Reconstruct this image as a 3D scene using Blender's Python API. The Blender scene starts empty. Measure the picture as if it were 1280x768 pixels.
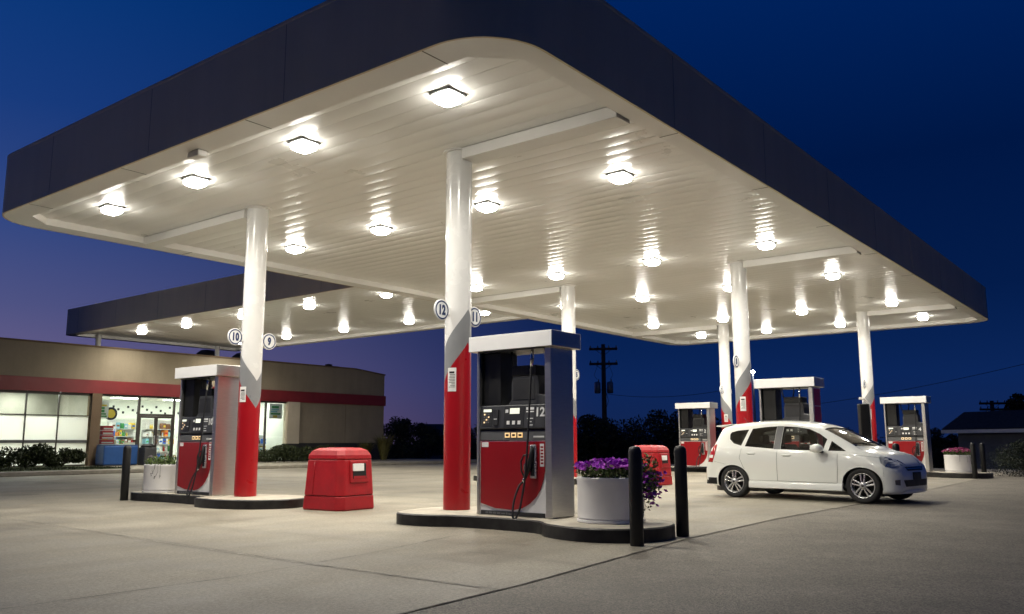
import bpy, bmesh, math, random
from math import sin, cos, pi, radians, sqrt, atan2, degrees
from mathutils import Vector, Matrix
random.seed(7)
sc = bpy.context.scene
COL = sc.collection
H = 5.016            # underside of the big canopy

# ------------------------------------------------------------------ helpers
class MB:
    """collects shapes; build() links them as ONE mesh object"""
    def __init__(s): s.v=[]; s.f=[]; s.sm=[]; s.mi=[]
    def add(s, vs, fs, smooth=False, mi=0):
        o=len(s.v); s.v+= [tuple(v) for v in vs]
        for f in fs: s.f.append([o+i for i in f]); s.sm.append(smooth); s.mi.append(mi)
        return s
    def box(s, x0,x1,y0,y1,z0,z1, mi=0):
        vs=[(x0,y0,z0),(x1,y0,z0),(x1,y1,z0),(x0,y1,z0),(x0,y0,z1),(x1,y0,z1),(x1,y1,z1),(x0,y1,z1)]
        return s.add(vs,[(0,3,2,1),(4,5,6,7),(0,1,5,4),(1,2,6,5),(2,3,7,6),(3,0,4,7)],False,mi)
    def obox(s, c, ax, ay, az, sx, sy, sz, mi=0):
        c=Vector(c); ax=Vector(ax).normalized()*sx/2; ay=Vector(ay).normalized()*sy/2; az=Vector(az).normalized()*sz/2
        vs=[c+i*ax+j*ay+k*az for k in(-1,1) for (i,j) in((-1,-1),(1,-1),(1,1),(-1,1))]
        return s.add(vs,[(0,3,2,1),(4,5,6,7),(0,1,5,4),(1,2,6,5),(2,3,7,6),(3,0,4,7)],False,mi)
    def lathe(s, prof, n=32, c=(0,0,0), axis='z', smooth=True, mi=0, cap=True, sx=1, sy=1):
        vs=[];fs=[]
        for (r,z) in prof:
            for i in range(n):
                a=2*pi*i/n; p=(r*cos(a)*sx, r*sin(a)*sy, z)
                if axis=='y': p=(p[0],p[2],p[1])
                if axis=='x': p=(p[2],p[0],p[1])
                vs.append((c[0]+p[0],c[1]+p[1],c[2]+p[2]))
        for k in range(len(prof)-1):
            for i in range(n):
                j=(i+1)%n; fs.append((k*n+i,k*n+j,(k+1)*n+j,(k+1)*n+i))
        s.add(vs,fs,smooth,mi)
        if cap:
            o=len(s.v)-len(vs)
            for k,rev in ((0,True),(len(prof)-1,False)):
                if prof[k][0]>1e-6:
                    f=[o+k*n+i for i in range(n)]
                    s.f.append(f[::-1] if rev else f); s.sm.append(False); s.mi.append(mi)
        return s
    def tube(s, pts, r, n=8, mi=0, smooth=True):
        pts=[Vector(p) for p in pts]; N=len(pts); vs=[];fs=[]
        R=r if isinstance(r,(list,tuple)) else [r]*N
        up=None
        for i,p in enumerate(pts):
            t=(pts[min(i+1,N-1)]-pts[max(i-1,0)]).normalized()
            if up is None:
                up=Vector((0,0,1)) if abs(t.z)<.9 else Vector((1,0,0))
            a=t.cross(up)
            if a.length<1e-4: a=t.orthogonal()
            a.normalize(); b=a.cross(t).normalized(); up=b
            for k in range(n):
                w=2*pi*k/n; vs.append(p+R[i]*(cos(w)*a+sin(w)*b))
        for i in range(N-1):
            for k in range(n):
                j=(k+1)%n; fs.append((i*n+k,i*n+j,(i+1)*n+j,(i+1)*n+k))
        fs.append(tuple(range(n))[::-1]); fs.append(tuple((N-1)*n+k for k in range(n)))
        s.add(vs,fs,smooth,mi); s.sm[-1]=False; s.sm[-2]=False
        return s
    def prism(s, poly, z0, z1, mi=0, smooth_side=False, axes='xyz'):
        """poly in the first two axes, extruded along the third; axes e.g. 'yzx'"""
        n=len(poly); vs=[]
        ix={c:i for i,c in enumerate('xyz')}
        for z in (z0,z1):
            for a,b in poly:
                p=[0,0,0]; p[ix[axes[0]]]=a; p[ix[axes[1]]]=b; p[ix[axes[2]]]=z; vs.append(p)
        s.add(vs,[tuple(range(n))[::-1],tuple(range(n,2*n))],False,mi)
        o=len(s.v)-2*n
        for i in range(n):
            j=(i+1)%n; s.f.append([o+i,o+j,o+n+j,o+n+i]); s.sm.append(smooth_side); s.mi.append(mi)
        return s
    def build(s, name, mats, parent=None, bev=0, seg=2, fix=True, sharp=None):
        me=bpy.data.meshes.new(name); me.from_pydata(s.v,[],s.f)
        for m in (mats if isinstance(mats,(list,tuple)) else [mats]): me.materials.append(m)
        me.polygons.foreach_set('use_smooth',s.sm); me.polygons.foreach_set('material_index',s.mi)
        if fix:
            bm=bmesh.new(); bm.from_mesh(me); bmesh.ops.recalc_face_normals(bm,faces=bm.faces); bm.to_mesh(me); bm.free()
        me.update()
        if sharp: me.set_sharp_from_angle(angle=radians(sharp))
        o=bpy.data.objects.new(name,me); COL.objects.link(o)
        if parent is not None: o.parent=parent
        if bev:
            m=o.modifiers.new('bevel','BEVEL'); m.width=bev; m.segments=seg; m.limit_method='ANGLE'; m.angle_limit=radians(40)
        return o

def tag(o,label=None,cat=None,group=None,kind=None):
    if label: o['label']=label
    if cat: o['category']=cat
    if group: o['group']=group
    if kind: o['kind']=kind
    return o
def thing(name,label,cat,loc=(0,0,0),rz=0,group=None):
    o=bpy.data.objects.new(name,None); COL.objects.link(o); o.location=loc; o.rotation_euler=(0,0,rz); o.empty_display_size=.2
    return tag(o,label,cat,group)
def copy_tree(o,parent=None):
    c=o.copy(); COL.objects.link(c)
    if parent is not None: c.parent=parent
    for ch in list(o.children): copy_tree(ch,c)
    return c
def place(o,loc,rz=None,label=None,group=None):
    o.location=loc
    if rz is not None: o.rotation_euler=(0,0,rz)
    if label: o['label']=label
    if group: o['group']=group
    return o
def text(name,s,size,mat,parent,mw,bold=0.0,extrude=.002,align='CENTER'):
    cu=bpy.data.curves.new(name,'FONT'); cu.body=s; cu.size=size; cu.align_x=align; cu.align_y='CENTER'; cu.extrude=extrude; cu.offset=bold; cu.resolution_u=4; cu.space_character=1.12 if bold>.005 else 1
    t=bpy.data.objects.new(name,cu); COL.objects.link(t)
    dg=bpy.context.evaluated_depsgraph_get(); me=bpy.data.meshes.new_from_object(t.evaluated_get(dg))
    bpy.data.objects.remove(t); bpy.data.curves.remove(cu)
    me.materials.clear(); me.materials.append(mat)
    me.transform(mw)
    o=bpy.data.objects.new(name,me); COL.objects.link(o); o.parent=parent
    return o
def frame_mat(x,y,z,o):
    m=Matrix.Identity(4)
    for i,a in enumerate((x,y,z)):
        a=Vector(a)
        for r in range(3): m[r][i]=a[r]
    for r in range(3): m[r][3]=o[r]
    return m
FACE_U=lambda o: frame_mat((0,-1,0),(0,0,1),(-1,0,0),o)      # reads from -u
FACE_V=lambda o: frame_mat((1,0,0),(0,0,1),(0,-1,0),o)       # reads from -v

# ------------------------------------------------------------------ materials
def srgb(r,g,b):
    f=lambda c:(c/255/12.92 if c/255<=.04045 else ((c/255+.055)/1.055)**2.4)
    return (f(r),f(g),f(b),1)
class NT:
    def __init__(s,name):
        s.m=bpy.data.materials.new(name); s.m.use_nodes=True; s.t=s.m.node_tree; s.n=s.t.nodes; s.b=s.n['Principled BSDF']; s.out=s.n['Material Output']
    def node(s,t,**k):
        n=s.n.new(t)
        for a,v in k.items():
            if a in n.bl_rna.properties: setattr(n,a,v)
            else: n.inputs[a].default_value=v
        return n
    def link(s,a,b): s.t.links.new(a,b)
    def coord(s,kind='Object'): return s.node('ShaderNodeTexCoord').outputs[kind]
    def noise(s,scale,detail=4,rough=.55,vec=None,dim=None):
        n=s.node('ShaderNodeTexNoise'); n.inputs['Scale'].default_value=scale; n.inputs['Detail'].default_value=detail; n.inputs['Roughness'].default_value=rough
        s.link(vec if vec is not None else s.coord(),n.inputs['Vector']); return n.outputs['Fac']
    def ramp(s,fac,stops,interp='LINEAR'):
        n=s.node('ShaderNodeValToRGB'); n.color_ramp.interpolation=interp
        e=n.color_ramp.elements
        while len(e)<len(stops): e.new(.5)
        for el,(p,c) in zip(e,stops):
            el.position=p; el.color=c if len(c)==4 else (*c,1)
        s.link(fac,n.inputs['Fac']); return n.outputs['Color']
    def mix(s,fac,a,b,bt='MIX'):
        n=s.node('ShaderNodeMix',data_type='RGBA',blend_type=bt)
        for x,i in ((fac,0),(a,6),(b,7)):
            if hasattr(x,'links'): s.link(x,n.inputs[i])
            else: n.inputs[i].default_value=x if i==0 else (x if len(x)==4 else (*x,1))
        return n.outputs[2]
    def math(s,op,a,b=0.0):
        n=s.node('ShaderNodeMath',operation=op)
        for x,i in ((a,0),(b,1)):
            if hasattr(x,'links'): s.link(x,n.inputs[i])
            else: n.inputs[i].default_value=x
        return n.outputs[0]
    def mapr(s,x,a,b,c,d):
        n=s.node('ShaderNodeMapRange'); s.link(x,n.inputs[0])
        for i,v in zip((1,2,3,4),(a,b,c,d)): n.inputs[i].default_value=v
        return n.outputs[0]
    def bump(s,h,strength=.2,dist=.01):
        n=s.node('ShaderNodeBump'); n.inputs['Strength'].default_value=strength; n.inputs['Distance'].default_value=dist
        s.link(h,n.inputs['Height']); s.link(n.outputs[0],s.b.inputs['Normal'])
    def scale(s,vec,xyz):
        n=s.node('ShaderNodeMapping'); n.inputs['Scale'].default_value=xyz; s.link(vec,n.inputs[0]); return n.outputs[0]
def set_b(b,col=None,rough=None,metal=None,spec=None,coat=None,em=None,ems=None):
    if col is not None: b.inputs['Base Color'].default_value=col if len(col)==4 else (*col,1)
    if rough is not None: b.inputs['Roughness'].default_value=rough
    if metal is not None: b.inputs['Metallic'].default_value=metal
    if spec is not None: b.inputs['Specular IOR Level'].default_value=spec
    if coat is not None: b.inputs['Coat Weight'].default_value=coat; b.inputs['Coat Roughness'].default_value=.06
    if em is not None: b.inputs['Emission Color'].default_value=em if len(em)==4 else (*em,1); b.inputs['Emission Strength'].default_value=ems
def M_plain(name,col,rough=.5,metal=0,spec=.5,coat=0,var=.06,vs=3.0,rv=.08):
    """colour with a little uneven wear, so that no surface is dead flat"""
    t=NT(name); set_b(t.b,None,rough,metal,spec,coat)
    co=t.coord()
    f=t.noise(vs,5,.6,co)
    c=col if len(col)==4 else (*col,1)
    lo=tuple(x*(1-var*1.6) for x in c[:3]); hi=tuple(min(1,x*(1+var)) for x in c[:3])
    t.link(t.ramp(f,[(.3,lo),(.7,hi)]),t.b.inputs['Base Color'])
    t.link(t.mapr(t.noise(vs*2.3,3,.5,co),.3,.7,max(.02,rough-rv),min(1,rough+rv)),t.b.inputs['Roughness'])
    return t.m
def M_emit(name,col,s):
    t=NT(name); set_b(t.b,(.8,.8,.8),.4,em=col,ems=s); return t.m
def M_glass(name,tint=(.9,.95,.93),refl=1.0):
    t=NT(name); t.n.remove(t.b)
    tr=t.node('ShaderNodeBsdfTransparent'); tr.inputs[0].default_value=(*tint,1)
    gl=t.node('ShaderNodeBsdfGlossy'); gl.inputs['Roughness'].default_value=.02
    fr=t.node('ShaderNodeFresnel'); fr.inputs[0].default_value=1.5
    mx=t.node('ShaderNodeMixShader'); t.link(t.math('MULTIPLY',fr.outputs[0],refl),mx.inputs[0]); t.link(tr.outputs[0],mx.inputs[1]); t.link(gl.outputs[0],mx.inputs[2]); t.link(mx.outputs[0],t.out.inputs[0])
    return t.m

def M_concrete():
    t=NT('weathered_concrete'); co=t.coord()
    big=t.noise(.16,6,.6,co); mid=t.noise(1.1,8,.65,co); fine=t.noise(38,4,.7,co); grit=t.noise(170,2,.6,co)
    stretch=t.noise(.5,5,.6,t.scale(co,(.35,1.6,1)))
    c=t.ramp(big,[(.3,(.185,.166,.128)),(.5,(.285,.259,.203)),(.72,(.385,.354,.282))])
    c=t.mix(.75,c,t.ramp(mid,[(.3,(.66,.65,.62)),(.68,(1.13,1.12,1.1))]),'MULTIPLY')
    c=t.mix(.6,c,t.ramp(stretch,[(.36,(.72,.70,.66)),(.56,(1.04,1.04,1.03))]),'MULTIPLY')
    c=t.mix(.85,c,t.ramp(fine,[(.3,(.62,.62,.61)),(.7,(1.3,1.3,1.3))]),'MULTIPLY')
    c=t.mix(.85,c,t.ramp(grit,[(.3,(.62,.62,.62)),(.7,(1.32,1.32,1.32))]),'MULTIPLY')
    oil=t.node('ShaderNodeTexVoronoi'); oil.inputs['Scale'].default_value=.42; oil.inputs['Randomness'].default_value=1; t.link(t.scale(co,(1,1,0)),oil.inputs['Vector'])
    wob=t.math('ADD',oil.outputs['Distance'],t.math('MULTIPLY',t.noise(3.0,4,.6,co),.35))
    c=t.mix(.8,c,t.ramp(wob,[(.20,(.55,.53,.5)),(.42,(1,1,1))]),'MULTIPLY')
    sx=t.node('ShaderNodeSeparateXYZ'); t.link(co,sx.inputs[0]); wx=t.math('ADD',sx.outputs[0],t.math('MULTIPLY',t.noise(.35,3,.5,co),.5))
    tot=None
    for cc in (-1.0,.45,4.6,6.1,8.9,10.5,14.5,16.1,18.6,20.2,24.4):
        pk=t.math('MAXIMUM',t.math('SUBTRACT',1.0,t.math('DIVIDE',t.math('ABSOLUTE',t.math('SUBTRACT',wx,cc+.25)),.26)),0.0); tot=pk if tot is None else t.math('MAXIMUM',tot,pk)
    trk=t.math('MULTIPLY',tot,t.mapr(t.noise(.7,6,.65,t.scale(co,(2.5,.35,1))),.38,.68,0,.75))
    c=t.mix(trk,c,(.60,.59,.58),'MULTIPLY')
    drip=t.node('ShaderNodeTexVoronoi'); drip.inputs['Scale'].default_value=2.6; t.link(t.scale(co,(1,1,0)),drip.inputs['Vector'])
    dm=t.math('MULTIPLY',t.math('LESS_THAN',t.math('ADD',drip.outputs['Distance'],t.math('MULTIPLY',t.noise(14,3,.6,co),.16)),.16),t.mapr(t.noise(.45,3,.5,co),.5,.62,0,.6))
    c=t.mix(dm,c,(.45,.43,.41),'MULTIPLY')
    t.link(c,t.b.inputs['Base Color'])
    t.link(t.mapr(mid,.3,.7,.5,.78),t.b.inputs['Roughness'])
    set_b(t.b,spec=.4)
    t.bump(t.math('ADD',t.math('MULTIPLY',fine,.5),t.math('MULTIPLY',grit,.5)),.3,.006)
    return t.m
def M_asphalt():
    t=NT('worn_asphalt'); co=t.coord()
    big=t.noise(.2,6,.6,co); mid=t.noise(1.4,7,.65,co); gr=t.node('ShaderNodeTexVoronoi'); gr.inputs['Scale'].default_value=95; t.link(co,gr.inputs['Vector']); grit=t.noise(120,2,.6,co)
    c=t.ramp(big,[(.3,(.16,.143,.114)),(.7,(.24,.216,.174))])
    c=t.mix(.8,c,t.ramp(mid,[(.3,(.70,.70,.70)),(.7,(1.12,1.12,1.12))]),'MULTIPLY')
    c=t.mix(.75,c,t.ramp(gr.outputs['Color'],[(.2,(.45,.45,.45)),(.8,(1.5,1.48,1.42))]),'MULTIPLY')
    c=t.mix(.6,c,t.ramp(grit,[(.3,(.6,.6,.6)),(.7,(1.3,1.3,1.3))]),'MULTIPLY')
    t.link(c,t.b.inputs['Base Color']); set_b(t.b,rough=.72,spec=.4)
    t.bump(t.math('ADD',gr.outputs['Distance'],grit),.5,.006)
    return t.m
def M_steel(name='brushed_steel',axis=(1,1,60),rough=.27,col=(.66,.64,.60)):
    t=NT(name); co=t.coord()
    br=t.noise(7,3,.6,t.scale(co,(1,1,7))); sm=t.noise(2.2,4,.6,co)
    t.link(t.ramp(br,[(.3,tuple(x*.93 for x in col)),(.7,tuple(min(1,x*1.04) for x in col))]),t.b.inputs['Base Color'])
    set_b(t.b,metal=1); t.link(t.mapr(br,.3,.7,.34,.38),t.b.inputs['Roughness'])
    return t.m
def M_soffit():
    t=NT('white_soffit_enamel'); co=t.coord()
    f=t.noise(.7,6,.6,co); f2=t.noise(2.5,4,.6,t.scale(co,(3,.25,1)))
    c=t.ramp(f,[(.3,(.76,.745,.70)),(.7,(.81,.795,.755))])
    c=t.mix(.12,c,t.ramp(f2,[(.3,(.86,.85,.83)),(.6,(1.03,1.03,1.02))]),'MULTIPLY')
    t.link(c,t.b.inputs['Base Color']); set_b(t.b,spec=.5); t.link(t.mapr(f,.3,.7,.27,.31),t.b.inputs['Roughness'])
    return t.m
def M_fascia():
    t=NT('slate_blue_fascia_paint'); co=t.coord()
    f=t.noise(.8,5,.6,co); st=t.noise(2.0,5,.6,t.scale(co,(1.5,1.5,.12)))
    c=t.ramp(f,[(.3,(.57,.48,.33)),(.7,(.62,.52,.37))])
    c=t.mix(.4,c,t.ramp(st,[(.3,(.85,.85,.86)),(.65,(1.05,1.05,1.05))]),'MULTIPLY')
    t.link(c,t.b.inputs['Base Color']); set_b(t.b,rough=.5,spec=.2); return t.m
def M_stucco(name,col):
    t=NT(name); co=t.coord(); big=t.noise(.5,6,.65,co); gr=t.noise(45,4,.7,co); st=t.noise(1.4,5,.6,t.scale(co,(1.5,1.5,.15)))
    lo=tuple(x*.85 for x in col); hi=tuple(x*1.1 for x in col)
    c=t.ramp(big,[(.3,lo),(.7,hi)]); c=t.mix(.5,c,t.ramp(st,[(.3,(.82,.81,.8)),(.65,(1.05,1.05,1.05))]),'MULTIPLY'); c=t.mix(.4,c,t.ramp(gr,[(.3,(.8,.8,.8)),(.7,(1.15,1.15,1.15))]),'MULTIPLY')
    t.link(c,t.b.inputs['Base Color']); set_b(t.b,rough=.85,spec=.2); t.bump(gr,.3,.01); return t.m
def M_leaf(name,a,b,c=None):
    t=NT(name); oi=t.node('ShaderNodeNewGeometry'); 
    t.link(t.ramp(oi.outputs['Random Per Island'],[(0,a),(.55,b),(1,c or b)]),t.b.inputs['Base Color']); set_b(t.b,rough=.55,spec=.3)
    t.b.inputs['Subsurface Weight'].default_value=0
    return t.m

MT={}
MT['concrete']=M_concrete(); MT['asphalt']=M_asphalt(); MT['steel']=M_steel(); MT['soffit']=M_soffit(); MT['fascia']=M_fascia()
MT['trim']=M_plain('white_trim_enamel',(.77,.75,.71),.36,rv=.02,var=.02,vs=1.2)
MT['white']=M_plain('white_column_enamel',(.78,.77,.74),.24,coat=.3,var=.03,vs=2)
MT['grey_band']=M_plain('grey_band_vinyl',(.24,.245,.25),.35,var=.05)
MT['red']=M_plain('red_vinyl_wrap',(.36,.006,.010),.30,coat=.2,var=.02,vs=1.5,rv=.03)
MT['red_panel']=M_plain('red_pump_panel',(.30,.004,.008),.32,coat=.15,var=.02,rv=.03)
MT['red_plastic']=M_plain('red_moulded_plastic',(.36,.007,.012),.45,var=.12,vs=5)
MT['black']=M_plain('black_paint',(.005,.005,.005),.5,var=.2)
MT['rubber']=M_plain('black_rubber',(.014,.014,.015),.55,var=.2)
MT['dark_grey']=M_plain('charcoal_plastic',(.052,.053,.056),.42,var=.1)
MT['mid_grey']=M_plain('grey_plastic',(.12,.122,.125),.42,var=.08)
MT['white_panel']=M_plain('white_header_panel',(.87,.86,.84),.4,var=.03)
MT['paper']=M_plain('paper',(.80,.79,.76),.7,var=.03)
MT['ink']=M_plain('navy_ink',(.012,.035,.13),.5,var=.05)
MT['blackink']=M_plain('black_ink',(.02,.02,.022),.5)
MT['sign_white']=M_plain('sign_white',(.88,.88,.87),.4,var=.02)
MT['lens']=M_emit('lamp_lens_glow',(1.0,.955,.85),110.0)
MT['lens_side']=M_emit('lamp_lens_side_glow',(1.0,.97,.89),30.0)
MT['lamp_frame']=M_plain('bronze_lamp_frame',(.13,.13,.125),.45)
MT['yellow']=M_emit('yellow_lit_button',(.9,.45,.0),.6)
MT['lcd']=M_emit('lcd_green_grey',(.75,.80,.55),.5)
MT['white_print']=M_plain('white_print',(.8,.8,.78),.5)
MT['island_top']=M_plain('island_concrete',(.42,.38,.30),.75,var=.16,vs=5)
MT['island_edge']=M_plain('dark_steel_edge',(.028,.026,.024),.45,metal=.3,var=.35,vs=6)
MT['pot']=M_plain('white_planter_shell',(.80,.78,.76),.5,var=.04,vs=3)
MT['soil']=M_plain('planter_soil',(.03,.022,.016),.9,var=.3,vs=20)
MT['petal']=M_leaf('purple_petals',(.24,.020,.34),(.36,.05,.52),(.48,.09,.55))
MT['petal_pink']=M_leaf('pink_petals',(.30,.03,.12),(.36,.06,.18))
MT['petal_pale']=M_leaf('pale_petals',(.55,.5,.3),(.5,.42,.5))
MT['leaf']=M_leaf('petunia_leaves',(.03,.055,.012),(.08,.13,.03),(.15,.2,.05))
MT['stem']=M_plain('trailing_stems',(.03,.03,.015),.8)
MT['tan']=M_stucco('tan_stucco',(.28,.235,.165)); MT['tan_light']=M_stucco('pale_tan_block',(.55,.48,.36)); MT['dark_base']=M_plain('dark_plinth',(.025,.024,.023),.7,var=.2)
MT['band_red']=M_plain('dark_red_metal_band',(.19,.018,.020),.45,var=.1,vs=1.2)
MT['mullion']=M_plain('bronze_window_frame',(.045,.038,.030),.45)
MT['pillar']=M_stucco('brown_pillar',(.15,.105,.066))
MT['glass']=M_glass('shop_glass',(.93,.97,.95),1.0); MT['car_glass']=M_glass('tinted_car_glass',(.80,.83,.81),1.8)
MT['screen_glass']=M_glass('windscreen_glass',(.62,.66,.64),1.8)
MT['int_white']=M_plain('interior_white_wall',(.74,.77,.70),.6,var=.03); MT['int_floor']=M_plain('vinyl_shop_floor',(.5,.48,.42),.35,var=.08)
MT['troffer']=M_emit('shop_ceiling_light',(1.0,1.0,.95),24.0)
MT['int_ceiling']=M_plain('shop_ceiling_tiles',(.72,.73,.66),.7,var=.03)
MT['blue']=M_plain('blue_merchandiser',(.012,.075,.26),.4,var=.06)
MT['shelf_white']=M_plain('shelf_enamel',(.6,.6,.57),.5)
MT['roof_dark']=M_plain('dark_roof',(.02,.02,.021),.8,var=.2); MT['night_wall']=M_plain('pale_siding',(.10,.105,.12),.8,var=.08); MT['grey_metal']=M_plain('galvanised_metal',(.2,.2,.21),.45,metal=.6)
MT['wood']=M_plain('creosote_pole',(.06,.035,.028),.85,var=.25); MT['bark']=M_plain('bark',(.045,.035,.025),.9,var=.3,vs=8)
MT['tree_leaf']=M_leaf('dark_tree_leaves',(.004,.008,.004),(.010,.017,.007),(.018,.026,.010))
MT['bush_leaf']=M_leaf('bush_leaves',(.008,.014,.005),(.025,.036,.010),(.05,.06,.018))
MT['grass_bush']=M_leaf('ornamental_grass_blades',(.07,.07,.018),(.14,.13,.04),(.2,.17,.06))
MT['grass']=M_plain('mown_grass',(.05,.075,.016),.9,var=.3,vs=14)
MT['kerb']=M_plain('kerb_concrete',(.30,.275,.22),.8,var=.15,vs=5)
MT['ground']=M_plain('rough_verge',(.018,.022,.012),.95,var=.3,vs=2)
MT['joint']=M_plain('joint_sealant',(.085,.075,.06),.8,var=.3,vs=9)
MT['joint_light']=M_plain('pale_joint_edge',(.46,.43,.36),.8,var=.2,vs=9)  # paler strip along one side of the dark joint
MT['carpaint']=None
t=NT('white_car_paint'); set_b(t.b,(.83,.85,.80),.28,spec=.5,coat=1.0); MT['carpaint']=t.m
MT['alloy']=M_plain('silver_alloy',(.62,.62,.62),.28,metal=.75,var=.04); MT['tyre']=M_plain('tyre_rubber',(.018,.018,.018),.75,var=.15)
MT['dark_in']=M_plain('dark_interior_fabric',(.03,.03,.03),.85); MT['arch']=M_plain('wheel_arch_liner',(.008,.008,.008),.9)
MT['chrome']=M_plain('chrome',(.7,.7,.7),.12,metal=1,var=.02)
MT['tail_red']=M_plain('red_lamp_plastic',(.42,.012,.015),.15,coat=.6,var=.05)
MT['headlamp']=M_glass('clear_lamp_cover',(.92,.94,.94),.7)
MT['seam']=M_plain('panel_gap',(.09,.095,.09),.8)
MT['film']=None
t=NT('white_window_film'); t.n.remove(t.b)
_d=t.node('ShaderNodeBsdfDiffuse'); _d.inputs[0].default_value=(.72,.78,.70,1); _t=t.node('ShaderNodeBsdfTranslucent'); _t.inputs[0].default_value=(.90,.92,.88,1)
_m=t.node('ShaderNodeMixShader'); _m.inputs[0].default_value=.78; t.link(_d.outputs[0],_m.inputs[1]); t.link(_t.outputs[0],_m.inputs[2]); t.link(_m.outputs[0],t.out.inputs[0]); MT['film']=t.m
MT['int_grey']=M_plain('grey_interior_wall',(.30,.29,.24),.7,var=.05)
for _n,_c in (('red',(.5,.03,.03)),('yellow',(.75,.55,.05)),('blue',(.03,.12,.5)),('white',(.75,.75,.72)),('green',(.06,.3,.08)),('orange',(.7,.25,.03)),('cyan',(.25,.5,.6)),('brown',(.2,.09,.04))): MT['g_'+_n]=M_plain('packaging_'+_n,_c,.4,var=.05)
MT['yellow_flat']=M_plain('yellow_print',(.75,.55,.05),.5,var=.03); MT['pale_gutter']=M_plain('pale_gutter',(.62,.62,.58),.5)
MT['fascia_seam']=M_plain('fascia_seam_shade',(.30,.25,.20),.6)
MT['street_glow']=M_emit('street_lamp_glow',(.85,.93,1.0),90)

# ------------------------------------------------------------------ camera and sky
cam=bpy.data.cameras.new('camera'); co=bpy.data.objects.new('camera',cam); COL.objects.link(co)
F=1066.677; pit=.15707; rol=-.00198; az=.66437
fw=Vector((cos(pit)*cos(az),cos(pit)*sin(az),sin(pit))); rt=Vector((sin(az),-cos(az),0)); up=rt.cross(fw)
c_,s_=cos(rol),sin(rol); rt,up=c_*rt+s_*up,-s_*rt+c_*up
co.matrix_world=frame_mat(rt,up,-fw,(-5.9077,-4.8161,1.0396))
cam.sensor_width=36; cam.lens=36*F/1280; cam.clip_end=2000; cam.clip_start=.05
sc.camera=co
sc.view_settings.view_transform='Standard'; sc.view_settings.look='None'; sc.view_settings.exposure=.45; sc.view_settings.gamma=1
w=bpy.data.worlds.new('World'); sc.world=w; w.use_nodes=True
nt=w.node_tree; N=nt.nodes; Lk=nt.links
N.clear()
out=N.new('ShaderNodeOutputWorld'); add=N.new('ShaderNodeAddShader')
sky=N.new('ShaderNodeTexSky'); sky.sky_type='NISHITA'; sky.sun_disc=False; sky.sun_elevation=radians(-6); sky.sun_rotation=radians(-20)
b1=N.new('ShaderNodeBackground'); b1.inputs[1].default_value=.05; Lk.new(sky.outputs[0],b1.inputs[0])
tc=N.new('ShaderNodeTexCoord'); sep=N.new('ShaderNodeSeparateXYZ'); Lk.new(tc.outputs['Generated'],sep.inputs[0])
def wr(stops):
    r=N.new('ShaderNodeValToRGB'); e=r.color_ramp.elements
    while len(e)<len(stops): e.new(.5)
    for el,(p,c) in zip(e,stops): el.position=p; el.color=c
    Lk.new(sep.outputs[2],r.inputs[0]); return r.outputs[0]
# dusk: towards the afterglow (left) and away from it (right); position = sin(elevation)
A=wr([(0,srgb(128,100,128)),(.06,srgb(108,96,134)),(.14,srgb(80,84,132)),(.22,srgb(54,74,132)),(.34,srgb(26,62,130)),(.5,srgb(0,58,126)),(1,srgb(0,34,86))])
B=wr([(0,srgb(18,36,78)),(.07,srgb(10,36,86)),(.16,srgb(3,27,72)),(.3,srgb(0,22,66)),(.5,srgb(0,34,92)),(1,srgb(0,24,66))])
vm=N.new('ShaderNodeVectorMath'); vm.operation='DOT_PRODUCT'; Lk.new(tc.outputs['Generated'],vm.inputs[0]); vm.inputs[1].default_value=(cos(radians(95)),sin(radians(95)),0)
mr=N.new('ShaderNodeMapRange'); mr.interpolation_type='SMOOTHSTEP'; Lk.new(vm.outputs['Value'],mr.inputs[0]); mr.inputs[1].default_value=.44; mr.inputs[2].default_value=1.02
mx=N.new('ShaderNodeMix'); mx.data_type='RGBA'; Lk.new(mr.outputs[0],mx.inputs[0]); Lk.new(B,mx.inputs[6]); Lk.new(A,mx.inputs[7])
b2=N.new('ShaderNodeBackground'); Lk.new(mx.outputs[2],b2.inputs[0]); b2.inputs[1].default_value=.78
Lk.new(b1.outputs[0],add.inputs[0]); Lk.new(b2.outputs[0],add.inputs[1]); Lk.new(add.outputs[0],out.inputs[0])

# ------------------------------------------------------------------ ground
def hgt(x,y):
    # the lot is level; beyond it the land falls away a little to the east
    d=max(0,x-31,(-(y)-26),(y-48))
    return -min(1.0,d*.07) if d>0 else 0
b=MB(); xs=[-400,-150,-60,-30]+list(range(-20,32,6))+[31,34,38,42,46,52,60,80,120,200,400]; ys=[-400,-150,-60,-26,-10,-5,-2,0,6,12,18,24,30,36,42,48,54,62,80,120,200,400]
n=len(ys)
b.add([(x,y,hgt(x,y)-.006) for x in xs for y in ys],[(i*n+j,(i+1)*n+j,(i+1)*n+j+1,i*n+j+1) for i in range(len(xs)-1) for j in range(n-1)])
tag(b.build('ground',MT['ground']),kind='structure')
b=MB(); b.add([(-60,-26,0),(31,-26,0),(31,-.2,0),(31,48,0),(-60,48,0)],[(0,1,2,3,4)]); tag(b.build('asphalt_lot',MT['asphalt']),kind='structure')
edge=[(-60,-.98),(-8,-.95),(-2.0,-.92),(-.65,-.84),(.73,-.68),(2.76,-.44),(5.74,-.3),(9.4,-.36),(13.6,-.3),(20.5,-.12),(31,-.2)]
b=MB(); pts=edge+[(31,25.4),(-60,25.4)]
b.add([(x,y,.004) for x,y in pts],[tuple(range(len(pts)))]); tag(b.build('concrete_apron',MT['concrete']),kind='structure')
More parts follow.
